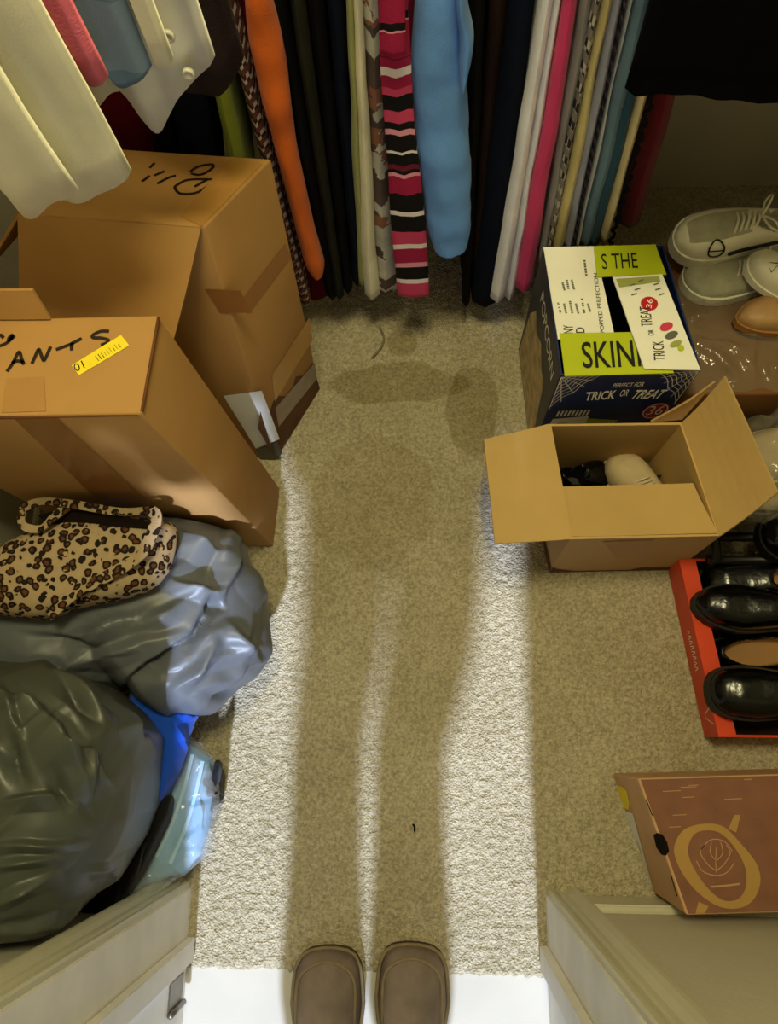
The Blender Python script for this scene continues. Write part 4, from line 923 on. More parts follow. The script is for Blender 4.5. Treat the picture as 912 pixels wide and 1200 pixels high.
for i in range(4):
    j = (i + 1) % 4; bm.faces.new([bv[4 + i], bv[4 + j], ins[j], ins[i]]); bm.faces.new([ins[i], ins[j], flo[j], flo[i]]); mi += [0, 1]
bm.faces.new(flo); mi.append(1)
bmo('body', bm, [orange, mat('tray_inside_shaded', (44, 22, 18), 0.8, 0.15, 0.1)], t, midx=mi)  # orange card darkened inside, shade put into the colour
FRim = Face(bot[3], bot[0], top[3])
strokes('side_print', FRim, [[(0.40 + 0.03 * i, 0.45), (0.41 + 0.03 * i, 0.62 + 0.1 * random.random()), (0.42 + 0.03 * i, 0.44)] for i in range(8)] + [[(0.84, 0.85), (0.885, 0.4), (0.93, 0.9)]], 0.0016, M['white'], t)
shoe('shoe', 'shiny black slip on with its toe over the middle of the orange edge', 0.26, 0.078, blkl, blks, blks, (0.728, 0.200, 0.085), R(174), heel_h=0.05, toe_h=0.036, vamp_h=0.052, point=0.3)
shoe('shoe', 'shiny black slip on with its toe at the near corner of the orange box', 0.26, 0.085, blkl, blks, blks, (0.738, 0.070, 0.085), R(178), heel_h=0.05, toe_h=0.038, vamp_h=0.052, square=0.7)
shoe('shoe', 'black shoe with a tan insole low between the two shiny ones', 0.25, 0.085, blkl, blks, insole, (0.51, 0.145, 0.012), R(2), heel_h=0.045, opening=(0.05, 0.6), open_w=0.82)
shoe('shoe', 'black shoe at the far end of the orange box by the rack', 0.24, 0.09, blkl, blks, insole, (0.74, 0.268, 0.03), R(178), heel_h=0.06, opening=(0.05, 0.55), open_w=0.8)

# ------------------------------------------------------------------ brown shoe box with a ring logo
hE = 0.165
bot = P4([(0.391, -0.252, 0), (0.735, -0.235, 0), (0.68, -0.045, 0), (0.334, -0.060, 0)]); top = [p + Vector((0, 0, hE)) for p in bot]
cen = sum(bot, Vector()) / 4
t = thing('shoe_box', 'reddish brown shoe box with a large tan ring logo on its lid', 'box', (cen.x, cen.y, 0))
kraft = mat('kraft_board', (196, 156, 116), 0.75, 0.25, 0.08, 14, 0.08, 300)
red_br = mat('redbrown_print', (124, 84, 66), 0.7, 0.25, 0.1, 30, 0.06, 300)
mm = red_br.node_tree.nodes['Noise Texture']; mm.inputs['Detail'].default_value = 8
bmo('body', hexa_bm(bot, top, 0.002, 1), kraft, t)
FT = Face(top[0], top[1], top[3]); FE = Face(bot[3], bot[0], top[3])
mk('lid', [p.lerp(cen + Vector((0, 0, hE)), 0.02) + Vector((0, 0, 0.0006)) for p in top], [(0, 1, 2, 3)], red_br, t)
tan = mat('tan_print', (168, 132, 76), 0.7, 0.2, 0.05)
sq = lambda x, y: facepx(FT, 700 + x * 0.23246, 860 + y * 0.23256)
oc, oi = [], []
outer = [(545, 452), (640, 470), (730, 560), (800, 650), (822, 740), (790, 830), (720, 876), (620, 872), (520, 810), (440, 720), (392, 620), (392, 550), (440, 480)]
inner = [(545, 486), (620, 500), (690, 570), (740, 660), (752, 740), (736, 800), (700, 836), (630, 836), (560, 780), (500, 700), (462, 620), (460, 560), (490, 505)]
def closedsmooth(pts, n=5):
    P = pts[-2:] + pts + pts[:3]; L = smoothline([(x, y, 0) for x, y in P], n); return [(q.x, q.y) for q in L[2 * n:2 * n + len(pts) * n]]
o1, o2 = closedsmooth(outer), closedsmooth(inner); vs = [FT.p(*sq(*q), 0.0012) for q in o1] + [FT.p(*sq(*q), 0.0012) for q in o2]; n = len(o1)
fs = [(i, (i + 1) % n, n + (i + 1) % n, n + i) for i in range(n)]
tl = [FT.p(*sq(*q), 0.0012) for q in ((660, 478), (690, 408), (722, 408), (700, 496))]; fs.append(tuple(range(len(vs), len(vs) + 4))); vs += tl
tl = [FT.p(*sq(*q), 0.0012) for q in ((494, 905), (510, 845), (560, 868), (540, 905))]; fs.append(tuple(range(len(vs), len(vs) + 4))); vs += tl
mk('ring_logo', vs, fs, tan, t)
line = mat('pale_line', (182, 140, 102), 0.7, 0.2, 0.05)
strokes('crest_lines', FT, [[sq(*q) for q in l] for l in ([(600, 700), (596, 640), (600, 570)], [(600, 690), (560, 660), (520, 600), (540, 560)], [(600, 690), (640, 655), (670, 600), (650, 560)], [(600, 640), (570, 600), (575, 545)], [(600, 640), (632, 600), (622, 545)], [(500, 640), (530, 690), (590, 712), (650, 700), (690, 650)], [(520, 585), (560, 540), (600, 530), (645, 545), (680, 590)])], 0.0013, line, t, 0.001)
strokes('crest_bar', FT, [[sq(570, 770), sq(650, 764), sq(718, 755)]], 0.0026, line, t, 0.001)
strokes('cross_lines', FT, [[sq(x, y), sq(x + d, y - d * 0.05)] for x, y, d in ((330, 290, 90), (420, 270, 80), (640, 330, 90), (380, 410, 70), (430, 320, 60), (460, 260, 50), (740, 230, 40), (360, 470, 60))], 0.0010, line, t, 0.001)
dkh = mat('finger_hole', (18, 14, 12), 0.9, 0.1, 0.1)
poly_on('finger_hole', FT, [sq(*q) for q in ((282, 508), (300, 498), (328, 506), (352, 545), (362, 590), (345, 614), (322, 608), (296, 570))], dkh, t, 0.0014)
strokes('slot', FT, [[sq(246, 330), sq(278, 412)], [sq(370, 710), sq(402, 818)]], 0.0016, dkh, t, 0.0012)
eq = lambda x, y: facepx(FE, 700 + x * 0.23246, 860 + y * 0.23256)
poly_on('paper_label', FE, [eq(*q) for q in ((128, 385), (182, 400), (288, 790), (228, 752))], M['paper'], t, 0.001, label='white size label')
poly_on('sticker', FE, [eq(*q) for q in ((104, 262), (122, 262), (150, 285), (165, 350), (160, 380), (130, 372))], M['yellow'], t, 0.001, label='round yellow sticker')
strokes('label_print', FE, [[eq(190, 540), eq(205, 590)], [eq(205, 540), eq(225, 600)], [eq(172, 520), eq(178, 550)]], 0.0028, M['grey_print'], t, 0.0016)

# ------------------------------------------------------------------ bin bags, tote and loose clothes on the left
def plastic(name, rgb, rough=0.26, spec=0.55):
    m = mat(name, rgb, rough, spec, 0.10, 5, 0.0)
    nt = m.node_tree; b = nt.nodes['Principled BSDF']; tc = nt.nodes.new('ShaderNodeTexCoord')
    n = nt.nodes.new('ShaderNodeTexNoise'); n.noise_type = 'RIDGED_MULTIFRACTAL'; n.inputs['Scale'].default_value = 9; n.inputs['Detail'].default_value = 3; n.inputs['Distortion'].default_value = 0.6
    nt.links.new(tc.outputs['Object'], n.inputs['Vector']); bp = nt.nodes.new('ShaderNodeBump'); bp.inputs['Strength'].default_value = 0.22; bp.inputs['Distance'].default_value = 0.012
    nt.links.new(n.outputs['Fac'], bp.inputs['Height']); nt.links.new(bp.outputs['Normal'], b.inputs['Normal']); return m
def ridge(q):
    w = Vector((noise.noise(q * 0.5 + Vector((3, 7, 1))), noise.noise(q * 0.5 + Vector((11, 2, 5))), noise.noise(q * 0.5 + Vector((1, 13, 8)))))
    return 1 - abs(noise.noise(q + w * 1.6)) * 1.9
def tri(x):
    x = x - math.floor(x); return 1 - abs(2 * x - 1)
DIRS = [Vector((math.cos(a), math.sin(a), b)).normalized() for a, b in ((0.3, 0.5), (1.5, -0.4), (2.4, 0.7), (2.0, 0.1))]
def crease(q, f, seed):
    w = 0.45 * noise.noise(q * f * 0.35 + Vector((seed, 3, 7))) ; tot = 0.0; wt = 0.0
    for k, dv in enumerate(DIRS):
        am = max(0.0, 0.35 + noise.noise(q * f * 0.30 + Vector((k * 7.7, seed * 2.1, k * 3.3)))) ** 1.5
        tot += am * tri(q.dot(dv) * f * 0.42 + w * 1.6 + 0.25 * noise.noise(q * f * 0.8 + Vector((k, 0, seed))) + k * 0.37); wt += am
    return tot / (wt + 0.15)
def bag(name, label, cat, outline, zeq, ztop, m, cpx, seed=0, a1=0.030, a2=0.010, f1=7.0, f2=17.0, pw=0.6, foot=0.85, dirn=None, nth=260, nph=130, group=None, xmin=XL + 0.014, ymin=-1, zfoot=0.0, part='bag', creases=(), auto=0, ah=0.006, aw=10, alen=60):
    """a full sack: outline = its edge in the picture, read at height zeq"""
    C = PZ(*cpx, zeq); poly = [PZ(x, y, zeq) - C for x, y in outline]
    ang = sorted((math.atan2(p.y, p.x), p.length) for p in poly)
    def Rr(a):
        best = None
        for i in range(len(poly)):
            p, q = poly[i], poly[(i + 1) % len(poly)]; d = Vector((math.cos(a), math.sin(a))); e = q - p
            den = d.x * e.y - d.y * e.x
            if abs(den) < 1e-9: continue
            tt = (p.x * e.y - p.y * e.x) / den; uu = (p.x * d.y - p.y * d.x) / den
            if tt > 0 and -1e-6 <= uu <= 1 + 1e-6: best = tt if best is None else max(best, tt)
        return best or 0.1
    rnd = random.Random(int(seed * 10)); creases = list(creases)
    bx0, bx1 = max(-60, min(x for x, y in outline)), max(x for x, y in outline); by0, by1 = min(y for x, y in outline), max(y for x, y in outline)
    for _ in range(auto):
        x, y = rnd.uniform(bx0, bx1), rnd.uniform(by0, by1); a = math.atan2(-dirn[1], dirn[0]) + rnd.gauss(0, 0.55) if dirn else rnd.uniform(0, 6.28); l = alen * rnd.uniform(0.4, 1.0)
        creases.append((x - l * math.cos(a), y - l * math.sin(a), x + l * math.cos(a), y + l * math.sin(a), aw * rnd.uniform(0.6, 1.6), ah * rnd.choice((1, 1, -1)) * rnd.uniform(0.5, 1.2)))
    CR_ = []
    for x0_, y0_, x1_, y1_, w_, h_ in creases:
        l_ = math.hypot(x1_ - x0_, y1_ - y0_); CR_.append((x0_, y0_, (x1_ - x0_) / l_, (y1_ - y0_) / l_, l_, w_, h_))
    RT = ROT.transposed()
    rad = [Rr(2 * math.pi * i / nth) for i in range(nth)]
    for _ in range(2): rad = [(rad[i - 1] + 2 * rad[i] + rad[(i + 1) % nth]) / 4 for i in range(nth)]
    t = thing(name, label, cat, (C.x, C.y, 0), group); vs = []; fs = []
    for j in range(nph + 1):
        ph = -math.pi / 2 + math.pi * j / nph; c = max(0, math.cos(ph)) ** pw; s = math.sin(ph)
        for i in range(nth):
            a = 2 * math.pi * i / nth; r = rad[i] * c
            if s >= 0: z = zeq + (ztop - zeq) * s ** 0.9
            else: z = zeq + (zeq - zfoot) * 1.06 * s; r *= 1 - (1 - foot) * (-s)
            p = Vector((C.x + r * math.cos(a), C.y + r * math.sin(a), z))
            q = p.copy()
            if dirn: 
                dv = Vector((dirn[0], dirn[1], 0)).normalized(); al = q.dot(dv); q = q - dv * al * 0.72
            q2 = p + Vector((seed, seed, seed)); q = q + Vector((seed * 1.7, seed, 0))
            d = a1 * (crease(q, f1, seed) - 0.5) + a2 * (crease(q2, f2, seed + 3) - 0.5) + 0.02 * noise.noise(q2 * 4)
            if CR_ and s > -0.75:
                cq = RT @ (p - CAM); ux, uy = 456 - F * cq.x / cq.z, 600 + F * cq.y / cq.z
                ux += 5 * noise.noise(p * 22); uy += 5 * noise.noise(p * 22 + Vector((9, 9, 9)))
                for x0_, y0_, tx, ty, l_, w_, h_ in CR_:
                    al = (ux - x0_) * tx + (uy - y0_) * ty
                    if -w_ < al < l_ + w_:
                        di = (ux - x0_) * -ty + (uy - y0_) * tx; k_ = al / l_; en = max(0.0, min(1.0, min(al + w_, l_ + w_ - al) / (0.45 * l_ + w_)))
                        ww = w_ * (1.7 if di > 0 else 0.65)
                        if abs(di) < ww: d += 1.45 * h_ * en * (1 - abs(di) / ww)
            nrm = Vector((math.cos(a) * c, math.sin(a) * c, s * 0.9))
            p += nrm * d * min(1, 0.35 + max(0, s + 0.5))
            p.z = max(p.z, zfoot + 0.002); p.x = max(p.x, xmin + 0.002 * abs(noise.noise(q2 * 8))); p.y = max(p.y, ymin)
            if p.x < -0.283: p.y = min(p.y, 0.338)
            vs.append(p)
    for j in range(nph):
        for i in range(nth): fs.append((j * nth + i, j * nth + (i + 1) % nth, (j + 1) * nth + (i + 1) % nth, (j + 1) * nth + i))
    mk(part, vs, fs, m, t, True); return t, C
up, C1 = bag('garbage_bag', 'grey plastic garbage bag behind, under the leopard print tote', 'bag', [(318, 762), (312, 700), (290, 640), (262, 612), (225, 600), (120, 604), (40, 648), (-20, 668), (-90, 700), (-90, 790), (40, 830), (150, 800), (205, 838), (250, 836), (298, 795)], 0.13, 0.29, plastic('grey_bag', (88, 92, 98), 0.42, 0.4), (140, 715), seed=2.0, a1=0.022, a2=0.006, f1=9, f2=22, dirn=(1, 0.35), pw=0.5, nth=380, nph=170, auto=26, ah=0.006, aw=9, alen=55, creases=[
    (72, 778, 210, 742, 14, 0.014), (134, 812, 236, 742, 9, -0.022), (203, 807, 253, 752, 10, 0.016), (225, 812, 315, 767, 12, 0.012), (206, 622, 260, 650, 12, 0.014), (260, 650, 268, 615, 10, 0.010), (203, 680, 262, 696, 10, 0.016), (276, 630, 264, 700, 12, 0.018),
    (264, 703, 222, 762, 8, -0.018), (252, 700, 262, 712, 8, -0.016), (285, 660, 312, 700, 12, 0.010), (76, 750, 174, 716, 12, 0.014), (20, 745, 120, 760, 12, -0.012), (160, 735, 225, 700, 10, 0.012), (270, 735, 300, 770, 10, 0.012), (245, 820, 285, 790, 8, -0.012), (300, 700, 280, 780, 14, 0.010)])
lo, C2 = bag('garbage_bag', 'olive grey plastic garbage bag nearest the door, bulging over the trim', 'bag', [(164, 852), (158, 905), (150, 960), (132, 1005), (104, 1052), (60, 1094), (0, 1120), (-150, 1140), (-330, 1100), (-330, 900), (-200, 800), (0, 772), (60, 770), (104, 784), (138, 815)], 0.36, 0.50, plastic('olive_bag', (66, 70, 64), 0.40, 0.42), (20, 950), seed=5.0, a1=0.016, a2=0.004, f1=8, f2=18, dirn=(1, 0.4), pw=0.5, foot=0.8, ymin=YF + 0.022, nth=420, nph=190, auto=16, ah=0.0035, aw=8, alen=60, creases=[
    (48, 772, 128, 852, 20, 0.016), (34, 825, 101, 928, 18, 0.018), (101, 885, 103, 930, 12, 0.012), (101, 885, 127, 923, 12, 0.010), (62, 883, 101, 886, 12, 0.012), (14, 816, 40, 829, 14, 0.014), (134, 816, 178, 879, 12, 0.012), (0, 941, 70, 933, 10, 0.012),
    (-20, 992, 98, 985, 8, 0.010), (-20, 1018, 65, 1004, 8, 0.009), (123, 1040, 142, 1008, 7, 0.007), (105, 1024, 140, 1010, 7, 0.007), (-20, 1068, 66, 1028, 9, 0.010), (-20, 1106, 106, 1062, 9, 0.009), (-20, 1122, 72, 1090, 7, 0.008), (10, 860, 30, 915, 16, -0.016), (70, 800, 112, 850, 10, -0.018), (0, 800, 24, 870, 14, 0.014), (60, 905, 84, 940, 10, -0.010)])
# leopard print tote
def leopard():
    m = bpy.data.materials.new('leopard_print'); m.use_nodes = True; nt = m.node_tree; b = nt.nodes['Principled BSDF']; b.inputs['Roughness'].default_value = 0.8; b.inputs['Specular IOR Level'].default_value = 0.2
    N = lambda x: nt.nodes.new(x); L = nt.links.new; tc = N('ShaderNodeTexCoord')
    n = N('ShaderNodeTexNoise'); n.inputs['Scale'].default_value = 60; n.inputs['Detail'].default_value = 2; L(tc.outputs['Object'], n.inputs['Vector'])
    ad = N('ShaderNodeVectorMath'); ad.operation = 'MULTIPLY_ADD'; ad.inputs[1].default_value = (0.012, 0.012, 0.012); L(n.outputs['Color'], ad.inputs[0]); L(tc.outputs['Object'], ad.inputs[2])
    v = N('ShaderNodeTexVoronoi'); v.inputs['Scale'].default_value = 74; v.inputs['Randomness'].default_value = 0.75; L(ad.outputs[0], v.inputs['Vector'])
    r = N('ShaderNodeValToRGB'); e = r.color_ramp.elements; e[0].color = lin((96, 60, 30)); e[0].position = 0; e[1].position = 0.24; e[1].color = lin((84, 50, 26))
    for p, c in ((0.30, (26, 16, 12)), (0.46, (22, 14, 10)), (0.50, (156, 136, 106)), (1.0, (166, 146, 116))): k = e.new(p); k.color = lin(c)
    L(v.outputs['Distance'], r.inputs['Fac'])
    n2 = N('ShaderNodeTexNoise'); n2.inputs['Scale'].default_value = 85; L(tc.outputs['Object'], n2.inputs['Vector'])
    r2 = N('ShaderNodeValToRGB'); r2.color_ramp.elements[0].position = 0.66; r2.color_ramp.elements[1].position = 0.70; L(n2.outputs['Fac'], r2.inputs['Fac'])
    mx = N('ShaderNodeMix'); mx.data_type = 'RGBA'; L(r2.outputs['Color'], mx.inputs[0]); L(r.outputs['Color'], mx.inputs[6]); mx.inputs[7].default_value = lin((170, 142, 102)); L(mx.outputs[2], b.inputs['Base Color']); return m
leo = leopard()
tt, C3 = bag('tote_bag', 'leopard print tote bag with flat straps lying on the grey garbage bag', 'bag', [(-40, 720), (-30, 668), (30, 640), (92, 612), (150, 606), (212, 612), (213, 640), (205, 668), (185, 692), (140, 706), (90, 716), (55, 726), (0, 718)], 0.31, 0.355, leo, (95, 668), seed=8.0, a1=0.012, a2=0.004, f1=8, f2=18, pw=0.45, nth=160, nph=80, zfoot=0.265, part='body')
def ribbon(name, pts, w, m, parent, z, th=0.003, tw=0.0, **k):
    P = [PZ(x, y, z + (h or 0)) for x, y, h in pts]; L = smoothline(P, 7); vs = []; fs = []
    for i, p in enumerate(L):
        tg = (L[min(i + 1, len(L) - 1)] - L[max(i - 1, 0)]); tg.normalize(); sd = Vector((-tg.y, tg.x, 0)).normalized() * w / 2; sd.z = tw * w * math.sin(i * 0.4)
        for s, zz in ((1, 0), (-1, 0), (-1, th), (1, th)): vs.append(p + sd * s + Vector((0, 0, zz)))
    for i in range(len(L) - 1):
        for a in range(4): fs.append((4 * i + a, 4 * i + (a + 1) % 4, 4 * i + 4 + (a + 1) % 4, 4 * i + 4 + a))
    fs += [(0, 1, 2, 3), tuple(range(4 * len(L) - 4, 4 * len(L)))]
    return mk(name, vs, fs, m, parent, False, **k)
ribbon('strap', [(58, 722, 0.012), (80, 702, 0.022), (110, 684, 0.03), (140, 668, 0.034), (166, 650, 0.038), (178, 628, 0.042), (184, 606, 0.04), (176, 598, 0.034)], 0.017, leo, tt, 0.330, tw=0.1)
ribbon('strap', [(176, 598, 0.03), (140, 600, 0.04), (90, 592, 0.05), (50, 588, 0.05), (28, 598, 0.046), (28, 616, 0.042), (48, 620, 0.04), (66, 604, 0.045), (84, 592, 0.04)], 0.012, leo, tt, 0.330, tw=0.15)
v = [PZ(x, y, 0.352 + h) for x, y, h in ((44, 604, .006), (70, 597, .012), (110, 598, .014), (150, 606, .012), (178, 612, .01), (172, 618, .004), (140, 617, .004), (100, 614, .004), (66, 622, 0))]
mk('opening', v + [p - Vector((0, 0, 0.03)) for p in v], [tuple(range(9)), tuple(range(9, 18))] + [(i, (i + 1) % 9, 9 + (i + 1) % 9, 9 + i) for i in range(9)], mat('tote_lining', (24, 16, 14), 0.9, 0.1), tt)
# crumpled loose clothes in clear plastic
def heap(name, label, cat, outline, z0, z1, m, cpx, seed, a1=0.01, f1=12, group=None, part='cloth', **k):
    return bag(name, label, cat, outline, z0, z1, m, cpx, seed=seed, a1=a1, a2=0.003, f1=f1, f2=30, nth=200, nph=80, pw=0.4, part=part, auto=22, ah=0.006, aw=6, alen=26, **k)
HS, _ = heap('shirt', 'light blue folded shirt in the clear bag beside the door trim', 'clothing', [(222, 868), (250, 886), (252, 930), (236, 1000), (214, 1022), (170, 1040), (130, 1080), (110, 1060), (140, 990), (168, 930), (190, 890)], 0.05, 0.085, cloth('sky_denim', (104, 158, 204), var=0.1), (195, 960), 3, 0.010)
for l_ in ([(238, 892, 0), (230, 930, 0.002), (218, 970, 0.002), (200, 1012, 0)], [(226, 884, 0), (216, 925, 0.002), (202, 965, 0.002), (184, 1004, 0)]):
    ribbon('seam_band', l_, 0.006, mat('pale_seam', (150, 196, 230), 0.8), HS, 0.088)
heap('shirt', 'royal blue cloth spilling between the two garbage bags', 'clothing', [(160, 812), (200, 808), (232, 824), (224, 858), (212, 900), (196, 930), (188, 950), (165, 950), (150, 900), (148, 840)], 0.14, 0.18, cloth('royal_blue_cloth', (22, 70, 178)), (188, 870), 6, 0.014, zfoot=0.09)
heap('trousers', 'black cloth squeezed between the olive bag and the light blue shirt', 'clothing', [(206, 925), (200, 955), (174, 1012), (142, 1062), (116, 1086), (90, 1080), (120, 1020), (150, 960), (165, 935)], 0.14, 0.165, cloth('squeezed_black', (14, 14, 18)), (150, 1000), 9, 0.008, zfoot=0.07)
t, C = heap('clothes_bag', 'clear plastic bag around the light blue shirt', 'bag', [(222, 862), (258, 892), (258, 945), (248, 1000), (222, 1030), (190, 1046), (140, 1085), (120, 1050), (160, 950), (196, 880)], 0.06, 0.105, clear_mat('clear_clothes_film', (226, 236, 246), 0.22, 0.12, 0.5, 30), (205, 960), 4, 0.02, 14, part='bag_film')
heap('stocking', 'black strip of cloth along the edge of the clear clothes bag', 'clothing', [(248, 896), (258, 900), (257, 945), (246, 955), (244, 920)], 0.06, 0.075, cloth('stocking_black', (20, 20, 26)), (251, 925), 12, 0.002)

# ------------------------------------------------------------------ lint and threads on the carpet
tag(tube('thread', smoothline([PZ(445, 383, 0.004), PZ(450, 395, 0.005), PZ(446, 408, 0.004), PZ(436, 419, 0.004)], 6), 0.0022, cloth('thread_grey', (120, 112, 86)), None, 6), 'long grey thread lying on the carpet below the patchwork skirt', 'thread')
tag(tube('lint', smoothline([PZ(484, 966, 0.003), PZ(486, 969, 0.006), PZ(486, 974, 0.003)], 4), 0.0018, blk, None, 6), 'small black fleck of lint on the sunlit carpet before the right shoe', 'lint')

# ------------------------------------------------------------------ the person in the doorway (only the shoe tips are in the frame)
pr = thing('person', 'person standing in the doorway in scuffed brown slip on shoes', 'person', (-0.095, -0.56, 0))
skin = mat('skin', (206, 158, 130), 0.55, 0.35, 0.06, 20); denim = cloth('dark_jeans', (38, 48, 70)); tee = cloth('grey_coat', (110, 112, 116))
def skinned(name, nodes, edges, m, parent, sub=2):
    me = bpy.data.meshes.new(name); keys = list(nodes); me.from_pydata([nodes[k][0] for k in keys], [(keys.index(a), keys.index(b)) for a, b in edges], [])
    o = bpy.data.objects.new(name, me); COL.objects.link(o)
    sm = o.modifiers.new('skin', 'SKIN'); sm.use_smooth_shade = True
    for i, k in enumerate(keys):
        r = nodes[k][1]; me.skin_vertices[0].data[i].radius = r if isinstance(r, tuple) else (r, r)
        me.skin_vertices[0].data[i].use_root = (i == 0)
    ss = o.modifiers.new('sub', 'SUBSURF'); ss.levels = sub; ss.render_levels = sub
    dg = bpy.context.evaluated_depsgraph_get(); ev = o.evaluated_get(dg); m2 = bpy.data.meshes.new_from_object(ev)
    vs = [q.co.copy() for q in m2.vertices]; fs = [tuple(q.vertices) for q in m2.polygons]
    bpy.data.objects.remove(o); bpy.data.meshes.remove(m2); return vs, fs
cx = -0.05; yb = -0.60
nd = {'pel': ((cx, yb, 0.92), (0.13, 0.10)), 'sp1': ((cx, yb, 1.08), (0.125, 0.095)), 'sp2': ((cx, yb, 1.25), (0.15, 0.105)), 'chest': ((cx, yb, 1.38), (0.15, 0.10)), 'neck': ((cx, yb + 0.01, 1.50), 0.055), 'head0': ((cx, yb + 0.03, 1.58), (0.062, 0.07)), 'head1': ((cx, yb + 0.025, 1.66), (0.075, 0.092)), 'head2': ((cx, yb + 0.01, 1.73), (0.06, 0.07)), 'nose': ((cx, yb + 0.125, 1.635), 0.012)}
ed = [('pel', 'sp1'), ('sp1', 'sp2'), ('sp2', 'chest'), ('chest', 'neck'), ('neck', 'head0'), ('head0', 'head1'), ('head1', 'head2'), ('head1', 'nose')]
feet = {1: -0.02, -1: -0.168}
for s in (-1, 1):
    fx = feet[s]
    nd.update({'hip%d' % s: ((cx + s * 0.085, yb, 0.86), 0.085), 'kn%d' % s: ((fx + 0.0, yb + 0.02, 0.48), 0.052), 'ca%d' % s: ((fx, yb - 0.01, 0.34), 0.05), 'an%d' % s: ((fx, yb - 0.01, 0.10), 0.036),
               'sh%d' % s: ((cx + s * 0.20, yb, 1.41), 0.055), 'el%d' % s: ((cx + s * 0.31, yb + 0.10, 1.10), 0.044), 'wr%d' % s: ((cx + 0.09 + s * 0.115, yb + 0.36, 1.30), 0.027), 'pa%d' % s: ((cx + 0.09 + s * 0.10, yb + 0.42, 1.335), (0.034, 0.016))})
    ed += [('pel', 'hip%d' % s), ('hip%d' % s, 'kn%d' % s), ('kn%d' % s, 'ca%d' % s), ('ca%d' % s, 'an%d' % s), ('chest', 'sh%d' % s), ('sh%d' % s, 'el%d' % s), ('el%d' % s, 'wr%d' % s), ('wr%d' % s, 'pa%d' % s)]
    b0 = nd['pa%d' % s][0]
    for k in range(4):
        ln = (0.072, 0.082, 0.076, 0.06)[k]; ox = (k - 1.5) * 0.019; q = 'f%d%d' % (s, k)
        nd[q + 'a'] = ((b0[0] + ox, b0[1] + 0.035, b0[2] + 0.012), 0.0095); nd[q + 'b'] = ((b0[0] + ox * 1.1 - s * 0.008, b0[1] + 0.035 + ln * 0.5, b0[2] + 0.022), 0.0085); nd[q + 'c'] = ((b0[0] + ox * 1.1 - s * 0.022, b0[1] + 0.03 + ln * 0.75, b0[2] + 0.004), 0.0075)
        ed += [('pa%d' % s, q + 'a'), (q + 'a', q + 'b'), (q + 'b', q + 'c')]
    nd['t%da' % s] = ((b0[0] - s * 0.038, b0[1] + 0.0, b0[2] + 0.004), 0.011); nd['t%db' % s] = ((b0[0] - s * 0.055, b0[1] + 0.03, b0[2] + 0.012), 0.009); ed += [('pa%d' % s, 't%da' % s), ('t%da' % s, 't%db' % s)]
v, f = skinned('body', nd, ed, skin, pr); mk('body', v, f, skin, pr, True)
jn = {'pel': ((cx, yb, 0.94), (0.195, 0.125)), 'top': ((cx, yb, 1.03), (0.195, 0.12))}; je = [('pel', 'top')]
for s in (-1, 1):
    fx = feet[s]; jn.update({'h%d' % s: ((cx + s * 0.10, yb, 0.85), 0.108), 'm%d' % s: ((cx + s * 0.088, yb + 0.01, 0.66), 0.090), 'k%d' % s: ((fx, yb + 0.02, 0.48), 0.072), 'c%d' % s: ((fx, yb - 0.012, 0.32), 0.068), 'a%d' % s: ((fx, yb - 0.015, 0.09), 0.086)}); je += [('pel', 'h%d' % s), ('h%d' % s, 'm%d' % s), ('m%d' % s, 'k%d' % s), ('k%d' % s, 'c%d' % s), ('c%d' % s, 'a%d' % s)]
v, f = skinned('jeans', jn, je, denim, pr); mk('jeans', v, f, denim, pr, True)
tn = {'b': ((cx, yb, 0.82), (0.285, 0.15)), 'm': ((cx, yb, 1.08), (0.275, 0.145)), 'c': ((cx, yb, 1.28), (0.255, 0.14)), 'n': ((cx, yb, 1.44), (0.12, 0.09))}; te = [('b', 'm'), ('m', 'c'), ('c', 'n')]  # unseen coat, added and cut wide to broaden the body's shadow
for s in (-1, 1): tn.update({'s%d' % s: ((cx + s * 0.21, yb, 1.41), 0.075), 'e%d' % s: ((cx + s * 0.30, yb + 0.06, 1.16), 0.075)}); te += [('n', 's%d' % s), ('s%d' % s, 'e%d' % s)]
v, f = skinned('shirt', tn, te, tee, pr); mk('coat', v, f, tee, pr, True)
hv = []; hf = []
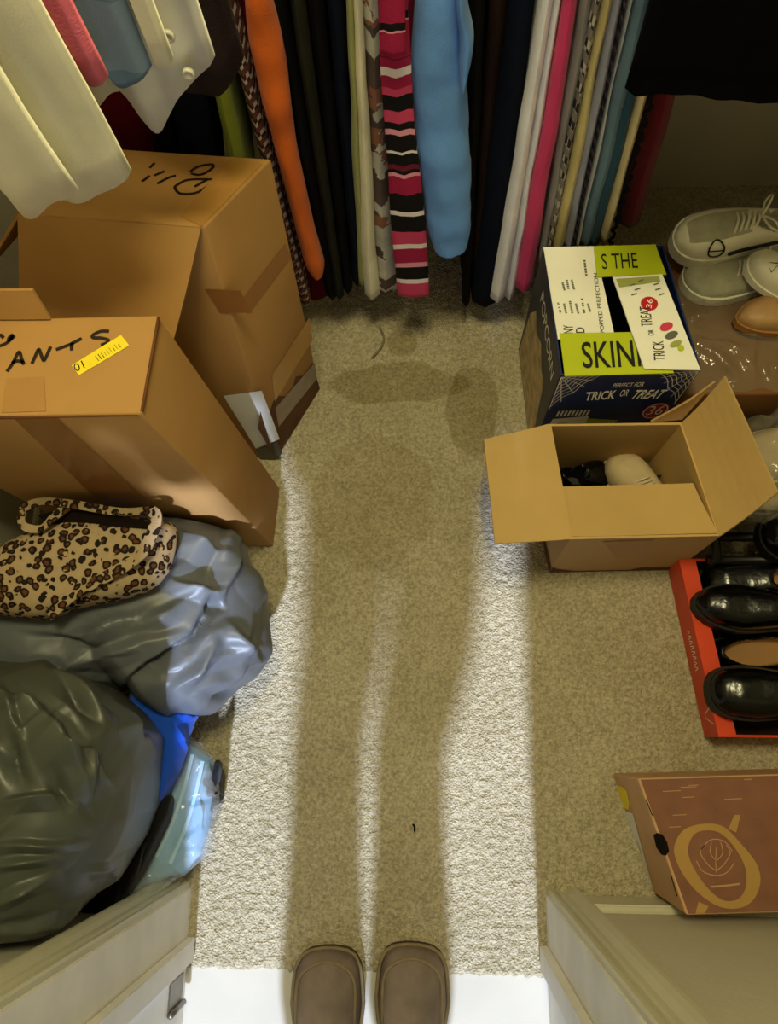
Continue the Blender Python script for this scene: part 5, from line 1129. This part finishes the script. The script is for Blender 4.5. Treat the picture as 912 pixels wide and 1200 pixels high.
for j in range(13):
    ph = -0.15 + (math.pi / 2 + 0.15) * j / 12
    for i in range(28):
        a = 2 * math.pi * i / 28; k = 1 + 0.05 * noise.noise(Vector((a * 3, ph * 5, 2))); fr = 0.075 * max(0, math.sin(a)) * (1 - j / 12)
        hv.append((cx + 0.088 * math.cos(ph) * math.cos(a) * k, yb + 0.012 + 0.105 * math.cos(ph) * math.sin(a) * k - fr * 0.4, 1.675 + fr + 0.115 * math.sin(ph)))
for j in range(12):
    for i in range(28): hf.append((j * 28 + i, j * 28 + (i + 1) % 28, (j + 1) * 28 + (i + 1) % 28, (j + 1) * 28 + i))
mk('hair', hv, hf, mat('hair', (48, 34, 26), 0.6, 0.3, 0.2, 60), pr, True)
for s in (-1, 1):
    v, f = lathe([(0.0, -0.011), (0.008, -0.008), (0.011, 0), (0.008, 0.008), (0.0, 0.011)], (cx + s * 0.03, yb + 0.108, 1.66), 14); mk('eye', v, f, M['white'], pr, True)
shb = mat('scuffed_suede', (120, 106, 96), 0.8, 0.2, 0.30, 18, 0.3, 300); shs = mat('shoe_rubber', (70, 56, 46), 0.7, 0.2, 0.1); stitch = mat('welt_edge', (128, 112, 88), 0.7, 0.2, 0.15, 60)
for s, (px, py, yw) in ((-1, (385, 1112, 92)), (1, (484, 1108, 88.5))):
    p = PZ(px, py, 0.02); Ls = 0.29
    o, hh, hw, cy = shoe('shoe', '', Ls, 0.112, shb, shs, lin_g, (p.x - Ls * math.cos(R(yw)), p.y - Ls * math.sin(R(yw)), 0), R(yw), toe_h=0.042, vamp_h=0.06, square=1.3, side=-s * 0.6, opening=(0.06, 0.42), parent=pr, sole=0.016, welt=stitch)
    o.location = Vector(o.location) - Vector((-0.095, -0.56, 0))
    sm = []
    for k in range(31):
        a = math.pi * k / 30 - math.pi / 2; ss = 0.60 + 0.355 * math.cos(a) ** 0.26 if abs(a) < 1.57 else 0.62
        w = hw(ss); yy = math.sin(a) * min(w * 0.9, 0.112 * 0.43); r = min(0.97, abs(yy) / (w * 0.98 + 1e-5)); ang = math.acos(r ** (1 / 0.62)); z = 0.016 + hh(ss) * (math.sin(ang) ** 0.62)
        sm.append((ss * Ls, cy(ss) + yy, z + 0.0005))
    tube('toe_seam', sm, 0.0028, stitch, o, 8)
